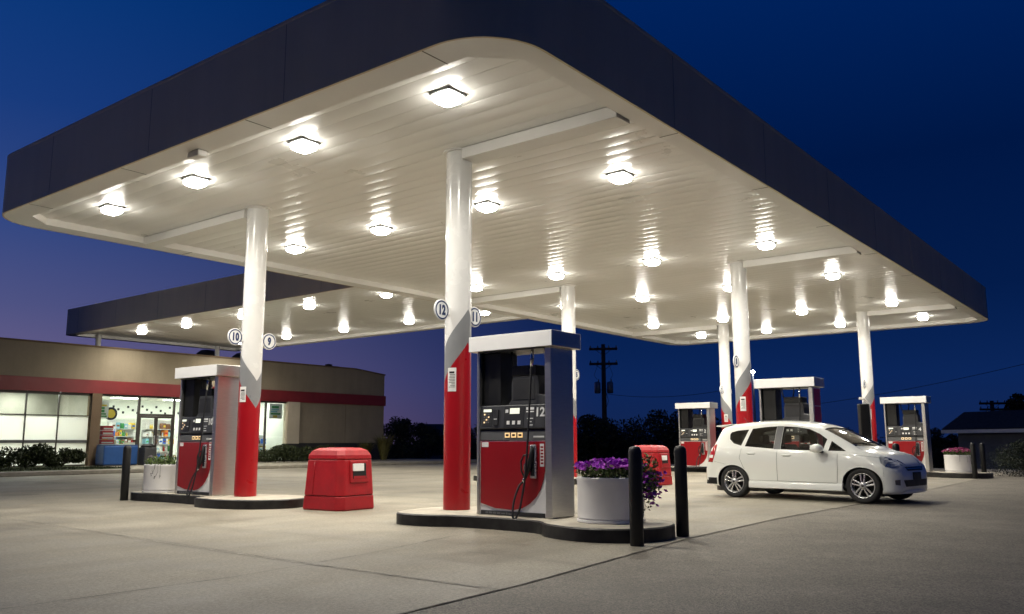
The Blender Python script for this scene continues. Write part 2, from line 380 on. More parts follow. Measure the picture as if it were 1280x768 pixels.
def ribbon(pts,w,z,name,mat,jit=.25):
    P=[];
    for (x0,y0),(x1,y1) in zip(pts[:-1],pts[1:]):
        L=math.hypot(x1-x0,y1-y0); k=max(1,int(L/.12))
        P+= [(x0+(x1-x0)*i/k,y0+(y1-y0)*i/k) for i in range(k)]
    P.append(pts[-1]); vs=[]
    for i,(x,y) in enumerate(P):
        a=P[max(i-1,0)]; c=P[min(i+1,len(P)-1)]; dx,dy=c[0]-a[0],c[1]-a[1]; l=math.hypot(dx,dy) or 1
        nx,ny=-dy/l,dx/l; o=random.uniform(-.25,.25)*w
        for sgn in (-1,1):
            ww=w*(.5+random.uniform(-jit,jit)); vs.append((x+nx*(sgn*ww+o),y+ny*(sgn*ww+o),z))
    fs=[(2*i,2*i+1,2*i+3,2*i+2) for i in range(len(P)-1)]
    return tag(MB().add(vs,fs).build(name,mat),kind='structure')
ribbon([e for e in edge if e[0]>-9 ],.015,.0075,'pavement_edge_joint',MT['joint'])
J=[[(-.5,11.5),(-.71,7.08),(-.86,4.4),(-1.0,1.36),(-1.03,-.86)]]
for j in J:
    ribbon(j,.010,.0085,'pavement_joint',MT['joint_light'],.45); ribbon([(x+.014,y) for x,y in j],.012,.0078,'pavement_joint',MT['joint'],.4)
ribbon([(-7,1.2),(-3.48,1.18),(-1.8,1.15),(-.34,1.35),(2.05,1.9)],.008,.008,'pavement_joint',MT['joint'],.455)
ribbon([(3.4,2.0),(12,2.0)],.008,.008,'pavement_joint',MT['joint'],.45)
ribbon([(7.7,-.3),(7.7,25)],.008,.008,'pavement_joint',MT['joint'],.45)
ribbon([(-.6,14),(31,14)],.014,.008,'pavement_joint',MT['joint'],.4)
ribbon([(17.5,-.2),(17.5,25)],.014,.008,'pavement_joint',MT['joint'],.4)
# kerb, verge and sidewalk of the store
KV=24.3
b=MB(); b.box(-20,29,KV,KV+.16,0,.14); tag(b.build('kerb',MT['kerb'],bev=.03),kind='structure')
b=MB(); b.box(-20,29,KV+.16,30.0,0,.135); tag(b.build('sidewalk',MT['concrete']),kind='structure')

# ------------------------------------------------------------------ canopies
def rrect(x0,x1,y0,y1,r,seg=14):
    P=[]
    for cx,cy,a0 in ((x1-r,y1-r,0),(x0+r,y1-r,90),(x0+r,y0+r,180),(x1-r,y0+r,270)):
        for i in range(seg+1):
            a=radians(a0+90*i/seg); P.append((cx+r*cos(a),cy+r*sin(a)))
    return P
def canopy(label,x0,x1,y0,y1,z,fh,r,lips,cham,beams,plank=.3,notch=True):
    root=thing('fuel_canopy',label,'canopy',((x0+x1)/2,(y0+y1)/2,z))
    cx,cy=(x0+x1)/2,(y0+y1)/2
    L=lambda pts:[(a-cx,b_-cy) for a,b_ in pts]
    P=L(rrect(x0,x1,y0,y1,r)); n=len(P)
    # fascia: outer skin, top cap and a small bottom return
    lay=[(0,-.0),(0,.012),(0,fh-.03),(.012,fh)]
    b=MB(); vs=[]
    ccx=[(max(min(a,(x1-x0)/2-r),-(x1-x0)/2+r),max(min(c,(y1-y0)/2-r),-(y1-y0)/2+r)) for a,c in P]
    def ring(off,zz):
        o=[]
        for (a,c),(qx,qy) in zip(P,ccx):
            d=math.hypot(a-qx,c-qy); k=(d-off)/d; o.append((qx+(a-qx)*k,qy+(c-qy)*k,zz))
        return o
    rings=[ring(.03,0.),ring(0,0.),ring(0,fh-.05),ring(-.004,fh-.045),ring(-.004,fh),ring(.10,fh),ring(.10,fh-.3)]
    for R_ in rings: vs+=R_
    fs=[(k*n+i,k*n+(i+1)%n,(k+1)*n+(i+1)%n,(k+1)*n+i) for k in range(len(rings)-1) for i in range(n)]
    fz=b.add(vs,fs,True).build('fascia',MT['fascia'],root,sharp=35)
    # roof deck
    b=MB(); R0=ring(.10,fh-.3); b.add(R0,[tuple(range(n))]); b.build('roof_deck',MT['roof_dark'],root)
    # fine panel joints of the fascia
    def one(nm,mt,*q): MB().box(*q).build(nm,mt,root)
    for k in range(1,int((y1-y0)/3.05)+1):
        yy=y0+.2+3.05*k-cy
        if yy<(y1-y0)/2-r:
            for xx in (x0-cx,x1-cx): one('fascia_seam',MT['fascia_seam'],xx-.003,xx+.003,yy-.005,yy+.005,.02,fh-.06)
    for k in range(1,int((x1-x0)/3.05)+1):
        xx=x0+.6+3.05*k-cx
        if xx<(x1-x0)/2-r:
            for yy in (y0-cy,y1-cy): one('fascia_seam',MT['fascia_seam'],xx-.005,xx+.005,yy-.003,yy+.003,.02,fh-.06)
    # lip: ring between the outer outline and the inner chamfered rectangle
    lx0,lx1,ly0,ly1=lips; ix0,ix1,iy0,iy1=x0+lx0-cx,x1-lx1-cx,y0+ly0-cy,y1-ly1-cy
    ch=cham
    inner=[(ix1,iy1-ch),(ix1-ch,iy1),(ix0+ch,iy1),(ix0,iy1-ch),(ix0,iy0+ch),(ix0+ch,iy0),(ix1-ch,iy0),(ix1,iy0+ch)]
    bm=bmesh.new()
    o=[bm.verts.new(v) for v in ring(.03,0.0)]; i_=[bm.verts.new((a,c,0)) for a,c in inner]
    eo=[bm.edges.new((o[k],o[(k+1)%n])) for k in range(n)]; ei=[bm.edges.new((i_[k],i_[(k+1)%8])) for k in range(8)]
    bmesh.ops.triangle_fill(bm,use_beauty=True,use_dissolve=True,edges=eo+ei)
    bm.verts.ensure_lookup_table()
    i2=[bm.verts.new((a,c,.135)) for a,c in inner]
    for k in range(8): bm.faces.new((i_[k],i_[(k+1)%8],i2[(k+1)%8],i2[k]))
    me=bpy.data.meshes.new('soffit_lip'); bm.to_mesh(me); bm.free(); me.materials.append(MT['trim'])
    lo=bpy.data.objects.new('soffit_lip',me); COL.objects.link(lo); lo.parent=root
    # lip joints
    b=MB()
    for k in range(1,int((x1-x0)/3.05)+1):
        xx=x0+.75+3.05*k-cx
        if xx<ix1-ch:
            one('lip_seam',MT['joint'],xx-.006,xx+.006,y0-cy+.03,iy0,-.003,.004); one('lip_seam',MT['joint'],xx-.006,xx+.006,iy1,y1-cy-.03,-.003,.004)
    for k in range(0,int((y1-y0)/3.05)+1):
        yy=y0+1.0+3.05*k-cy
        if yy<iy1-ch:
            one('lip_seam',MT['joint'],x0-cx+.03,ix0,yy-.006,yy+.006,-.003,.004); one('lip_seam',MT['joint'],ix1,x1-cx-.03,yy-.006,yy+.006,-.003,.004)
    # ceiling planks along v, each slightly bowed, with a groove at every seam
    b=MB(); k=0; u=ix0
    prof=[(0,.142),(.003,.128),(.05,.1245),(.10,.1215),(.15,.1205),(.20,.1215),(.25,.1245),(.297,.128),(.30,.142)]
    rnd=random.Random(3)
    while u<ix1-.02:
        wd=min(plank,ix1-u); vs=[]; tilt=rnd.uniform(-.0016,.0016)
        for (a,zz) in prof:
            for q in (0,1):
                x=u+a*wd/.3; y=(iy0 if q==0 else iy1); vs.append((x,y,zz+tilt*(a-.15)*8))
        m=len(prof)
        b.add(vs,[(2*i,2*i+1,2*i+3,2*i+2) for i in range(m-1)],True)
        u+=plank
    pk=b.build('soffit_planks',MT['soffit'],root,fix=False,sharp=25)
    b=MB(); b.box(ix0-.05,ix1+.05,iy0-.05,iy1+.05,.152,.20); b.build('ceiling_backing',MT['trim'],root)
    for (a0,a1,c0,c1) in beams:
        b=MB(); b.box(a0-cx,a1-cx,c0-cy,c1-cy,-.04,.118); b.build('soffit_beam',MT['trim'],root,bev=.008)
    return root
UC=[2.883,12.603,22.323]; VB,VA=3.02,7.786
Lx,Wy=26.48,11.79
can=canopy('big slate grey fuel canopy with rounded near corner and white plank soffit',0,Lx,0,Wy,H,1.06,.8,(.42,.42,.30,.42),.42,
   [(u-.16,u+.16,.31,VB-.185) for u in UC]+[(u-.16,u+.16,VA+.185,Wy-.43) for u in UC])
b=MB(); b.box(.25,.40,5.45,5.72,-.09,-.004); o=b.build('canopy_sensor',MT['trim'],can,bev=.02); o.location=(-Lx/2,-Wy/2,0)
Z2=5.46
can2=canopy('lower slate grey link canopy running back to the store roof',10.3,18.6,11.86,31.6,Z2,1.06,.35,(.35,.35,.35,.35),.1,[])
# lamps
LAMP_W=57
def lamp_proto():
    r=thing('canopy_light','x','ceiling lamp',(0,0,0))
    b=MB(); b.box(-.166,.166,-.166,.166,-.026,.004); b.build('lamp_frame',MT['lamp_frame'],r,bev=.012)
    b=MB(); rings=[(.148,-.026),(.150,-.066),(.134,-.10),(.09,-.124),(.0,-.132)]
    vs=[];m=16
    for (rad,z) in rings[:-1]:
        for i in range(m):
            a=2*pi*i/m+pi/4; q=1/max(abs(cos(a)),abs(sin(a))); q=min(q,1.25); vs.append((rad*q*cos(a),rad*q*sin(a),z))
    vs.append((0,0,-.132)); fs=[(k*m+i,k*m+(i+1)%m,(k+1)*m+(i+1)%m,(k+1)*m+i) for k in range(3) for i in range(m)]+[(3*m+i,3*m+(i+1)%m,4*m) for i in range(m)]
    b.add(vs,fs,True); b.mi=[1 if k<2*m else 0 for k in range(len(b.f))]; b.build('lens',[MT['lens'],MT['lens_side']],r)
    la=bpy.data.lights.new('canopy_lamp','AREA'); la.shape='DISK'; la.size=.22; la.energy=LAMP_W; la.color=(1.0,.95,.85); la.spread=radians(151)
    lo=bpy.data.objects.new('canopy_lamp',la); COL.objects.link(lo); lo.parent=r; lo.location=(0,0,-.140)
    return r
lp=lamp_proto(); first=True
LU=[1.21,5.16,11.03,15.3,20.7,24.5]; LV=[1.72,4.40,7.06,9.68]
ordn=['nearest','second nearest','third nearest','third farthest','second farthest','farthest']
side=['right-hand edge','right of the canopy middle','left of the canopy middle','left-hand edge']
for i,u in enumerate(LU):
    for j,v in enumerate(LV):
        o=lp if first else copy_tree(lp); first=False
        place(o,(u,v,H+.119),0,'glowing ceiling lamp, %s row, %s'%(ordn[i],['beside the long right edge','second from the right edge','second from the left edge','beside the long left edge'][j]),'lamps under the big canopy')
for i,u in enumerate([12.1,16.8]):
    for j,v in enumerate([14.2,17.9,21.6,25.3,28.6]):
        o=copy_tree(lp)
        place(o,(u,v,Z2+.119),0,'glowing lamp under the link canopy, %s row, %s the store'%(['front','rear'][i],['farthest from','fourth from','third from','second from','closest to'][j]),'lamps under the link canopy')

# ------------------------------------------------------------------ columns
CR=.183
def zband(d,base): return base+.0043*d
def column_proto(face):      # face: direction (deg) the low point of the chevron looks
    r=thing('canopy_column','x','column',(0,0,0)); n=72
    dd=lambda a: abs((a-face+180)%360-180)
    for nm,lo,hi,mt in (('red_base',lambda d:.15,lambda d:zband(d,1.62),'red'),('grey_band',lambda d:zband(d,1.62),lambda d:zband(d,2.08),'grey_band'),('white_shaft',lambda d:zband(d,2.08),lambda d:H+.12,'white')):
        b=MB(); vs=[];
        for i in range(n):
            a=360*i/n; d=dd(a); c,s=cos(radians(a))*CR,sin(radians(a))*CR; vs+=[(c,s,lo(d)),(c,s,hi(d))]
        b.add(vs,[(2*i,2*((i+1)%n),2*((i+1)%n)+1,2*i+1) for i in range(n)],True); b.build(nm,MT[mt],r)
    b=MB(); b.lathe([(CR+.05,H+.10),(CR+.05,H+.124)],40); b.build('top_collar',MT['trim'],r)
    # notice, wrapped on the shaft
    a0=196; nz=(1.72,2.04) if face==90 else (1.72,1.98)
    b=MB(); vs=[]; m=9; w_=.125/CR
    for i in range(m):
        a=radians(a0)-w_/2+w_*i/(m-1); rr=CR+.004; vs+=[(rr*cos(a),rr*sin(a),nz[0]),(rr*cos(a),rr*sin(a),nz[1])]
    b.add(vs,[(2*i,2*i+2,2*i+3,2*i+1) for i in range(m-1)],True); no=b.build('notice',MT['paper'],r)
    b=MB(); rn=random.Random(5)
    for (zz,hh,l0,l1) in [(nz[1]-.05,.026,.2,.8)]+[(nz[1]-.09-.021*k,.006,.12,rn.uniform(.5,.88)) for k in range(9)]:
        if zz-hh<nz[0]+.02: continue
        vs=[]; q=6
        for i in range(q):
            a=radians(a0)+w_/2-w_*(l0+(l1-l0)*i/(q-1)); rr=CR+.0062; vs+=[(rr*cos(a),rr*sin(a),zz-hh),(rr*cos(a),rr*sin(a),zz)]
        b.add(vs,[(2*i,2*i+2,2*i+3,2*i+1) for i in range(q-1)])
    b.build('print',MT['blackink'],no)
    return r
def roundel(parent,du,txt):
    z=2.82 if du<0 else 2.80
    b=MB(); b.lathe([(.136,-.012),(.145,-.008),(.145,.008),(.136,.012)],40,(du,0,z),'y'); s=b.build('number_sign',MT['sign_white'],parent)
    for sg in (-1,1):
        b=MB(); vs=[]; n=40
        for i in range(n):
            a=2*pi*i/n; vs+=[(du+.130*cos(a),sg*.0145,z+.130*sin(a)),(du+.110*cos(a),sg*.0145,z+.110*sin(a))]
        b.add(vs,[(2*i,2*((i+1)%n),2*((i+1)%n)+1,2*i+1) for i in range(n)]); b.build('sign_ring',MT['ink'],s)
        m=FACE_V((du,-.0135,z-.004)) if sg<0 else frame_mat((-1,0,0),(0,0,1),(0,1,0),(du,.0135,z-.004))
        m=m@Matrix.Diagonal((.82,1.12,1,1))
        text('number',txt,.158,MT['ink'],s,m,.0085,.002)
    b=MB(); x0=CR-.01 if du>0 else -CR+.01; x1=du-.14 if du>0 else du+.14
    b.box(min(x0,x1),max(x0,x1),-.012,.012,z-.06,z+.06); b.build('sign_bracket',MT['sign_white'],parent)
pB=column_proto(90); pA=column_proto(270)
pB2=[pB,copy_tree(pB),copy_tree(pB)]; pA2=[pA,copy_tree(pA),copy_tree(pA)]
labB=['white column with red base carrying number signs 12 and 11','white column with red base behind the white hatchback, numbers 8 and 7','white column with red base at the far right, numbers 4 and 3']
labA=['white column with red base carrying number signs 10 and 9','white column with red base half hidden by the nearest pump, numbers 6 and 5','farthest white column, beside the smallest pump, numbers 2 and 1']
for k in range(3):
    place(pB2[k],(UC[k],VB,0),0,labB[k],'canopy columns'); place(pA2[k],(UC[k],VA,0),0,labA[k],'canopy columns')
    for o,nums in ((pB2[k],(12-4*k,11-4*k)),(pA2[k],(10-4*k,9-4*k))):
        roundel(o,-.345,str(nums[0])); roundel(o,.345,str(nums[1]))

# ------------------------------------------------------------------ pump islands
def island(outline,label):
    r=thing('pump_island',label,'pump island',(0,0,0),group='pump islands')
    cx=sum(p[0] for p in outline)/len(outline); cy=sum(p[1] for p in outline)/len(outline)
    r.location=(cx,cy,0)
    P=[(a-cx,c-cy) for a,c in outline]
    ins=[]
    n=len(P)
    for i,(x,y) in enumerate(P):
        a=P[i-1]; c=P[(i+1)%n]; dx,dy=c[0]-a[0],c[1]-a[1]; l=math.hypot(dx,dy); ins.append((x-dy/l*.02,y+dx/l*.02))
    b=MB(); vs=[]
    for (Q,z) in ((P,0.),(P,.135),(ins,.15)): vs+=[(x,y,z) for x,y in Q]
    b.add(vs,[(k*n+i,k*n+(i+1)%n,(k+1)*n+(i+1)%n,(k+1)*n+i) for k in range(2) for i in range(n)],True); b.build('steel_kerb',MT['island_edge'],r,sharp=30)
    b=MB(); b.add([(x,y,.149) for x,y in ins],[tuple(range(n))]); b.build('concrete_top',MT['island_top'],r)
    return r
def smooth(pts,k=8):
    """closed Catmull-Rom through pts"""
    n=len(pts); o=[]
    for i in range(n):
        p0,p1,p2,p3=[Vector(pts[(i+d)%n]) for d in (-1,0,1,2)]
        for j in range(k):
            t=j/k; q=.5*((2*p1)+(-p0+p2)*t+(2*p0-5*p1+4*p2-p3)*t*t+(-p0+3*p1-3*p2+p3)*t**3); o.append((q.x,q.y))
    return o
# outlines counter-clockwise seen from above, relative to u of the column (du), absolute v
outB=[(-1.10,.30),(-.92,-.14),(-.55,-.34),(-.15,-.30),(.14,-.08),(.26,.32),(.28,.85),(.33,1.25),(.33,2.3),(.55,2.75),(.60,3.2),(.25,3.55),(-.35,3.55),(-.84,3.3),(-.86,2.75),(-.68,2.3),(-.68,1.25),(-.95,.85)]
outA=[(-.46,8.45),(-.50,8.25),(-.74,8.1),(-.78,7.5),(-.60,6.95),(-.3,6.65),(0.05,6.55),(.5,6.75),(.75,7.3),(.62,7.9),(.5,8.4),(.5,9.4),(.66,9.9),(.62,10.5),(.1,10.85),(-.4,10.72),(-.56,10.3),(-.46,9.5)]
il=[['nearest pump island, under pump 12 and the purple petunias','pump island behind the white hatchback','far right pump island with the pink flower drum'],['left pump island carrying pump 10 and a white planter','pump island hidden behind the nearest pump','farthest pump island under the smallest pump']]
for k in range(3):
    sh=(-.2 if k==0 else 0)
    island(smooth([(UC[k]+a,v) for a,v in outB]),il[0][k]); island(smooth([(UC[k]+a,v) for a,v in outA]),il[1][k])

# ------------------------------------------------------------------ pumps
def pump_proto():
    r=thing('fuel_pump','x','fuel pump',(0,0,0)); W=.585; D=.22        # half width along v, half depth along u
    # right sheath (towards -v): stainless clad box, left sheath towards +v
    def sheath(y0,y1,inner):
        b=MB(); b.box(-D-.015,D+.015,y0,y1,0,2.03); s=b.build('side_sheath',MT['steel'],r,bev=.012,seg=3)
        yi=inner
        b=MB(); b.box(-D+.03,D-.03,yi-.004,yi+.004,1.36,2.02); b.build('inner_liner',MT['black'],s)
    sheath(-W,-W+.10,-W+.104); sheath(W-.045,W,W-.049)
    # header
    b=MB(); b.box(-.31,.31,-.655,.655,2.03,2.225); h=b.build('header',MT['steel'],r,bev=.008)
    for sg in (-1,1):
        b=MB(); b.box(sg*.3105 if sg>0 else -.318,.318 if sg>0 else -.3105,-.652,.652,2.032,2.223); b.build('header_panel',MT['white_panel'],h,bev=.003)
    b=MB(); b.box(-.27,.27,-.47,.53,2.015,2.032); b.build('header_underside',MT['dark_grey'],h)
    y0,y1=-W+.10,W-.045
    # hydraulic cabinet with its red doors
    b=MB(); b.box(-D+.012,D-.012,y0+.001,y1-.001,.005,.905); b.build('cabinet',MT['white_panel'],r)
    for sg in (-1,1):
        # front door: red with a swept corner
        x=sg*(D-.010); s=sg
        yr=y0+.012 if sg<0 else -(y0+.012)   # swept corner towards -v on the -u face
        def Y(y): return y if sg<0 else -y+ (y0+y1)
        poly=[(Y(y1-.012),.895),(Y(y1-.012),.14),(Y(y1-.25),.085),(Y(.0),.075),(Y(-.12),.10),(Y(-.24),.16),(Y(-.33),.235),(Y(-.40),.33),(Y(-.445),.44),(Y(y0+.016),.55),(Y(y0+.012),.895)]
        b=MB(); b.prism(poly,min(x,x+sg*.010),max(x,x+sg*.010),axes='yzx'); dr=b.build('red_door',MT['red_panel'],r,bev=.002)
        b=MB(); b.box(min(x,x+sg*.012),max(x,x+sg*.012),y0+.02,y1-.02,.006,.055); kp=b.build('kick_plate',MT['blackink'],r)
        b=MB(); rn=random.Random(2); yy=y0+.5
        while yy<y1-.1:
            l=rn.uniform(.02,.07); b.box(x+sg*.012-.001,x+sg*.012+.001,yy,yy+l,.018,.043 if rn.random()<.7 else .035); yy+=l+.014
        b.build('maker_plate_print',MT['mid_grey'],kp)
        # small square sticker and bar sticker
        b=MB(); b.box(min(x+sg*.010,x+sg*.0115),max(x+sg*.010,x+sg*.0115),Y(y1-.03)-.0 if sg<0 else Y(y1-.03),(Y(y1-.14)),.83,.89); b.build('white_sticker',MT['paper'],dr)
        b=MB(); b.box(min(x+sg*.010,x+sg*.0115),max(x+sg*.010,x+sg*.0115),min(Y(y0+.025),Y(y0+.085)),max(Y(y0+.025),Y(y0+.085)),.60,.87); st=b.build('price_sticker',MT['paper'],dr)
        b=MB()
        for k in range(6): b.box(min(x+sg*.0115,x+sg*.0125),max(x+sg*.0115,x+sg*.0125),min(Y(y0+.035),Y(y0+.075)),max(Y(y0+.035),Y(y0+.075)),.63+.038*k,.65+.038*k)
        b.build('print',MT['red_panel'],st)
    # grade strip and console
    b=MB(); b.box(-D+.005,D-.005,y0+.001,y1-.001,.910,1.03); b.build('grade_strip',MT['mid_grey'],r,bev=.006)
    b=MB(); b.box(-D+.03,D-.03,y0+.001,y1-.001,1.03,1.052); b.build('shadow_gap',MT['blackink'],r)
    cp=MB(); cp.prism([(-D-.012,1.053),(-D+.015,1.345),(D-.015,1.345),(D+.012,1.053)],y0+.001,y1-.001,axes='xzy'); con=cp.build('console',MT['dark_grey'],r,bev=.01)
    for sg in (-1,1):
        def Y(y): return y if sg<0 else -y+(y0+y1)
        def slab(name,ya,yb,za,zb,mt,d,par=con,tilt=True):
            b=MB(); za_x=(D+.012-(za-1.053)*.0925) if tilt else D-.005; zb_x=(D+.012-(zb-1.053)*.0925) if tilt else D-.005
            y_a,y_b=sorted((Y(ya),Y(yb)))
            b.prism([(sg*(za_x-.004),za),(sg*(za_x+d),za),(sg*(zb_x+d),zb),(sg*(zb_x-.004),zb)],y_a,y_b,axes='xzy'); return b.build(name,mt,par)
        for k in range(3): slab('grade_button',.14-.10*k,.14-.10*k-.075,.945,1.005,MT['yellow'],.004,r,False)
        for k in range(3):
            slab('grade_print',.125-.10*k,.125-.10*k-.045,.962,.988,MT['blackink'],.0055,r,False)
        slab('price_card',-.30,-.46,.945,.965,MT['paper'],.003,r,False)
        kpd=slab('keypad',.50,.34,1.09,1.31,MT['blackink'],.004)
        slab('keypad_screen',.485,.355,1.265,1.30,MT['lcd'],.007)
        for i in range(3):
            for j in range(4): slab('key',.475-.034*i,.475-.034*i-.022,1.225-.033*j,1.245-.033*j,MT['mid_grey'] if (i+j)%3 else MT['yellow'],.0075)
        slab('card_reader',.315,.235,1.10,1.29,MT['blackink'],.018); slab('card_slot',.30,.25,1.17,1.18,MT['white_print'],.0195)
        d=slab('price_display',.15,-.16,1.07,1.325,MT['blackink'],.004)
        slab('display_screen',.06,-.09,1.235,1.305,MT['lcd'],.006); slab('display_screen',.13,.085,1.25,1.29,MT['white_print'],.006)
        for k in range(3): slab('display_button',.10-.085*k,.055-.085*k,1.105,1.15,MT['paper'],.008)
        slab('instruction_print',-.19,-.31,1.28,1.31,MT['white_print'],.002); slab('instruction_print',-.19,-.31,1.25,1.265,MT['white_print'],.002)
        slab('instruction_print',-.22,-.30,1.09,1.10,MT['white_print'],.002); slab('instruction_print',-.22,-.28,1.13,1.14,MT['white_print'],.002); slab('instruction_print',-.21,-.30,1.17,1.18,MT['white_print'],.002)
    # stepped display head
    b=MB(); b.prism([(y0+.06,1.346),(y1-.42,1.346),(y1-.42,1.36),(y1-.47,1.40),(y1-.47,1.60),(y1-.49,1.70),(y0+.15,1.70),(y0+.13,1.60),(y0+.13,1.47),(y0+.02,1.44),(y0+.02,1.36)],-D+.05,D-.05,axes='yzx'); hd=b.build('display_head',MT['dark_grey'],r,bev=.006)
    b=MB(); b.box(-D+.05,D-.05,y0+.17,y1-.47,1.703,1.83); b.build('head_cap',MT['black'],r,bev=.01)
    b=MB(); b.box(-D+.045,-D+.05,y0+.19,y1-.50,1.41,1.66); b.build('screen_bezel',MT['blackink'],hd)
    # hose tower at the +v end
    b=MB(); b.box(-D+.05,D-.05,y1-.30,y1-.02,1.347,2.014); b.build('hose_tower',MT['black'],r,bev=.01)
    # holsters, nozzles and hoses on both faces
    for sg in (-1,1):
        def Y(y): return y if sg<0 else -y+(y0+y1)
        xf=sg*(D+.002)
        hb=MB(); hb.box(min(xf,xf+sg*.035),max(xf,xf+sg*.035),min(Y(-.27),Y(-.36)),max(Y(-.27),Y(-.36)),.46,.86); ho=hb.build('nozzle_boot',MT['alloy'],r,bev=.012)
        hb=MB(); hb.box(min(xf+sg*.034,xf+sg*.038),max(xf+sg*.034,xf+sg*.038),min(Y(-.285),Y(-.345)),max(Y(-.285),Y(-.345)),.49,.83); hb.build('boot_recess',MT['blackink'],ho)
        # nozzle: spout up in the boot, body and guard below
        x=xf+sg*.06; y=Y(-.30); dy=-.0
        nb=MB(); nb.tube([(x,Y(-.315),.84),(x,Y(-.31),.72),(x,Y(-.285),.62),(x,Y(-.25),.54),(x,Y(-.215),.46)],[.014,.026,.034,.030,.022],10)
        nz=nb.build('nozzle',MT['rubber'],r)
        gb=MB(); gb.tube([(x,Y(-.27),.74),(x,Y(-.20),.73),(x,Y(-.16),.66),(x,Y(-.165),.55),(x,Y(-.21),.47)],.011,8); gb.build('nozzle_guard',MT['rubber'],nz)
        gb=MB(); gb.tube([(x,Y(-.255),.66),(x,Y(-.21),.62),(x,Y(-.205),.55)],.008,8); gb.build('trigger',MT['chrome'],nz)
        gb=MB(); gb.tube([(x,Y(-.215),.462),(x,Y(-.19),.42)],.019,10); gb.build('swivel',MT['chrome'],nz)
        xh=sg*(D+.035)
        hp=[(xh-sg*.03,Y(-.31),2.02),(xh,Y(-.31),1.90),(xh+sg*.03,Y(-.305),1.5),(xh+sg*.06,Y(-.29),.95),(xh+sg*.09,Y(-.27),.5),(xh+sg*.13,Y(-.235),.17),(xh+sg*.16,Y(-.205),.035),(xh+sg*.17,Y(-.17),-.005),(xh+sg*.17,Y(-.14),.04),(xh+sg*.12,Y(-.125),.2),(xh+sg*.06,Y(-.15),.36),(x,Y(-.19),.42)]
        P=[]
        n=len(hp)
        for i in range(n-1):
            p0,p1,p2,p3=[Vector(hp[min(max(i+d,0),n-1)]) for d in (-1,0,1,2)]
            for j in range(6):
                t=j/6; P.append(.5*((2*p1)+(-p0+p2)*t+(2*p0-5*p1+4*p2-p3)*t*t+(-p0+3*p1-3*p2+p3)*t**3))
        P.append(Vector(hp[-1]))
        hb=MB(); hb.tube(P,.013,8); h_=hb.build('hose',MT['rubber'],r)
        hb=MB(); hb.tube([(xh-sg*.02,Y(-.31),2.03),(xh-sg*.002,Y(-.31),1.92),(xh+sg*.006,Y(-.31),1.80)],.019,10); hb.build('breakaway',MT['chrome'],h_)
        hb=MB(); hb.tube([(sg*.10,Y(.12),2.02),(sg*.10,Y(.12),1.93),(sg*.11,Y(.10),1.88),(sg*.11,Y(.09),1.82)],.014,8); hb.build('whip_hose',MT['rubber'],r)
    return r
pp=pump_proto()
PU=[(2.68,1.715,'nearest fuel pump, number 12, with red door and steel side sheath','12'),(12.30,1.86,'fuel pump half hidden behind the white hatchback','8'),(22.08,1.87,'far right fuel pump, number 4, beside the pink flower drum','4'),
    (2.80,8.85,'left fuel pump, number 10, in front of the store','10'),(12.4,8.85,'fuel pump hidden behind the nearest pump','6'),(21.6,8.58,'smallest fuel pump, just left of the farthest column','2')]
pumps=[pp]+[copy_tree(pp) for _ in PU[1:]]
for o,(u,v,lab,num) in zip(pumps,PU):
    place(o,(u,v,.15),0,lab,'fuel pumps')
    text('pump_number',num,.15,MT['white_print'],o,frame_mat((0,-1,0),(.09,0,1),(-1,0,0.09),(-.2175,-.40,1.245)),.004,.001)
    text('pump_number',str(int(num)-1),.15,MT['white_print'],o,frame_mat((0,1,0),(-.09,0,1),(1,0,.09),(.2175,.40,1.245)),.004,.001)

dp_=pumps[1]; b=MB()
for z0,z1 in ((.35,1.15),(1.17,1.62),(1.64,1.99)): b.box(-.17,.20,-.590,-.5855,z0,z1)  # red strips added as colour to stand for a reflection in the steel
tag(b.build('red_reflection',MT['red'],dp_),'painted red reflection on the steel side sheath')
# ------------------------------------------------------------------ bollards
def bollard():
    b=MB(); b.lathe([(.066,0),(.070,.01),(.070,.93),(.064,.965),(.045,.992),(.0,1.0)],28); return b.build('bollard',MT['black'])
bp=bollard()
for k,(u,v,lab) in enumerate([(1.86,-.33,'black bollard standing right in front of the petunia planter'),(2.94,-.29,'black bollard standing clear to the right of the petunia planter'),(2.26,10.58,'black bollard at the left pump island, in front of the store'),(11.5,-.1,'black bollard beyond the car bonnet, left of a pair'),(12.6,-.15,'black bollard beyond the car bonnet, in front of the far right pump'),(21.3,0.0,'left black bollard of the far pair beside the pink flower drum'),(22.4,-.05,'right black bollard of the far pair beside the pink flower drum')]):
    o=bp if k==0 else bp.copy()
    if k: COL.objects.link(o)
    o.location=(u,v,0); tag(o,lab,'bollard','black bollards')

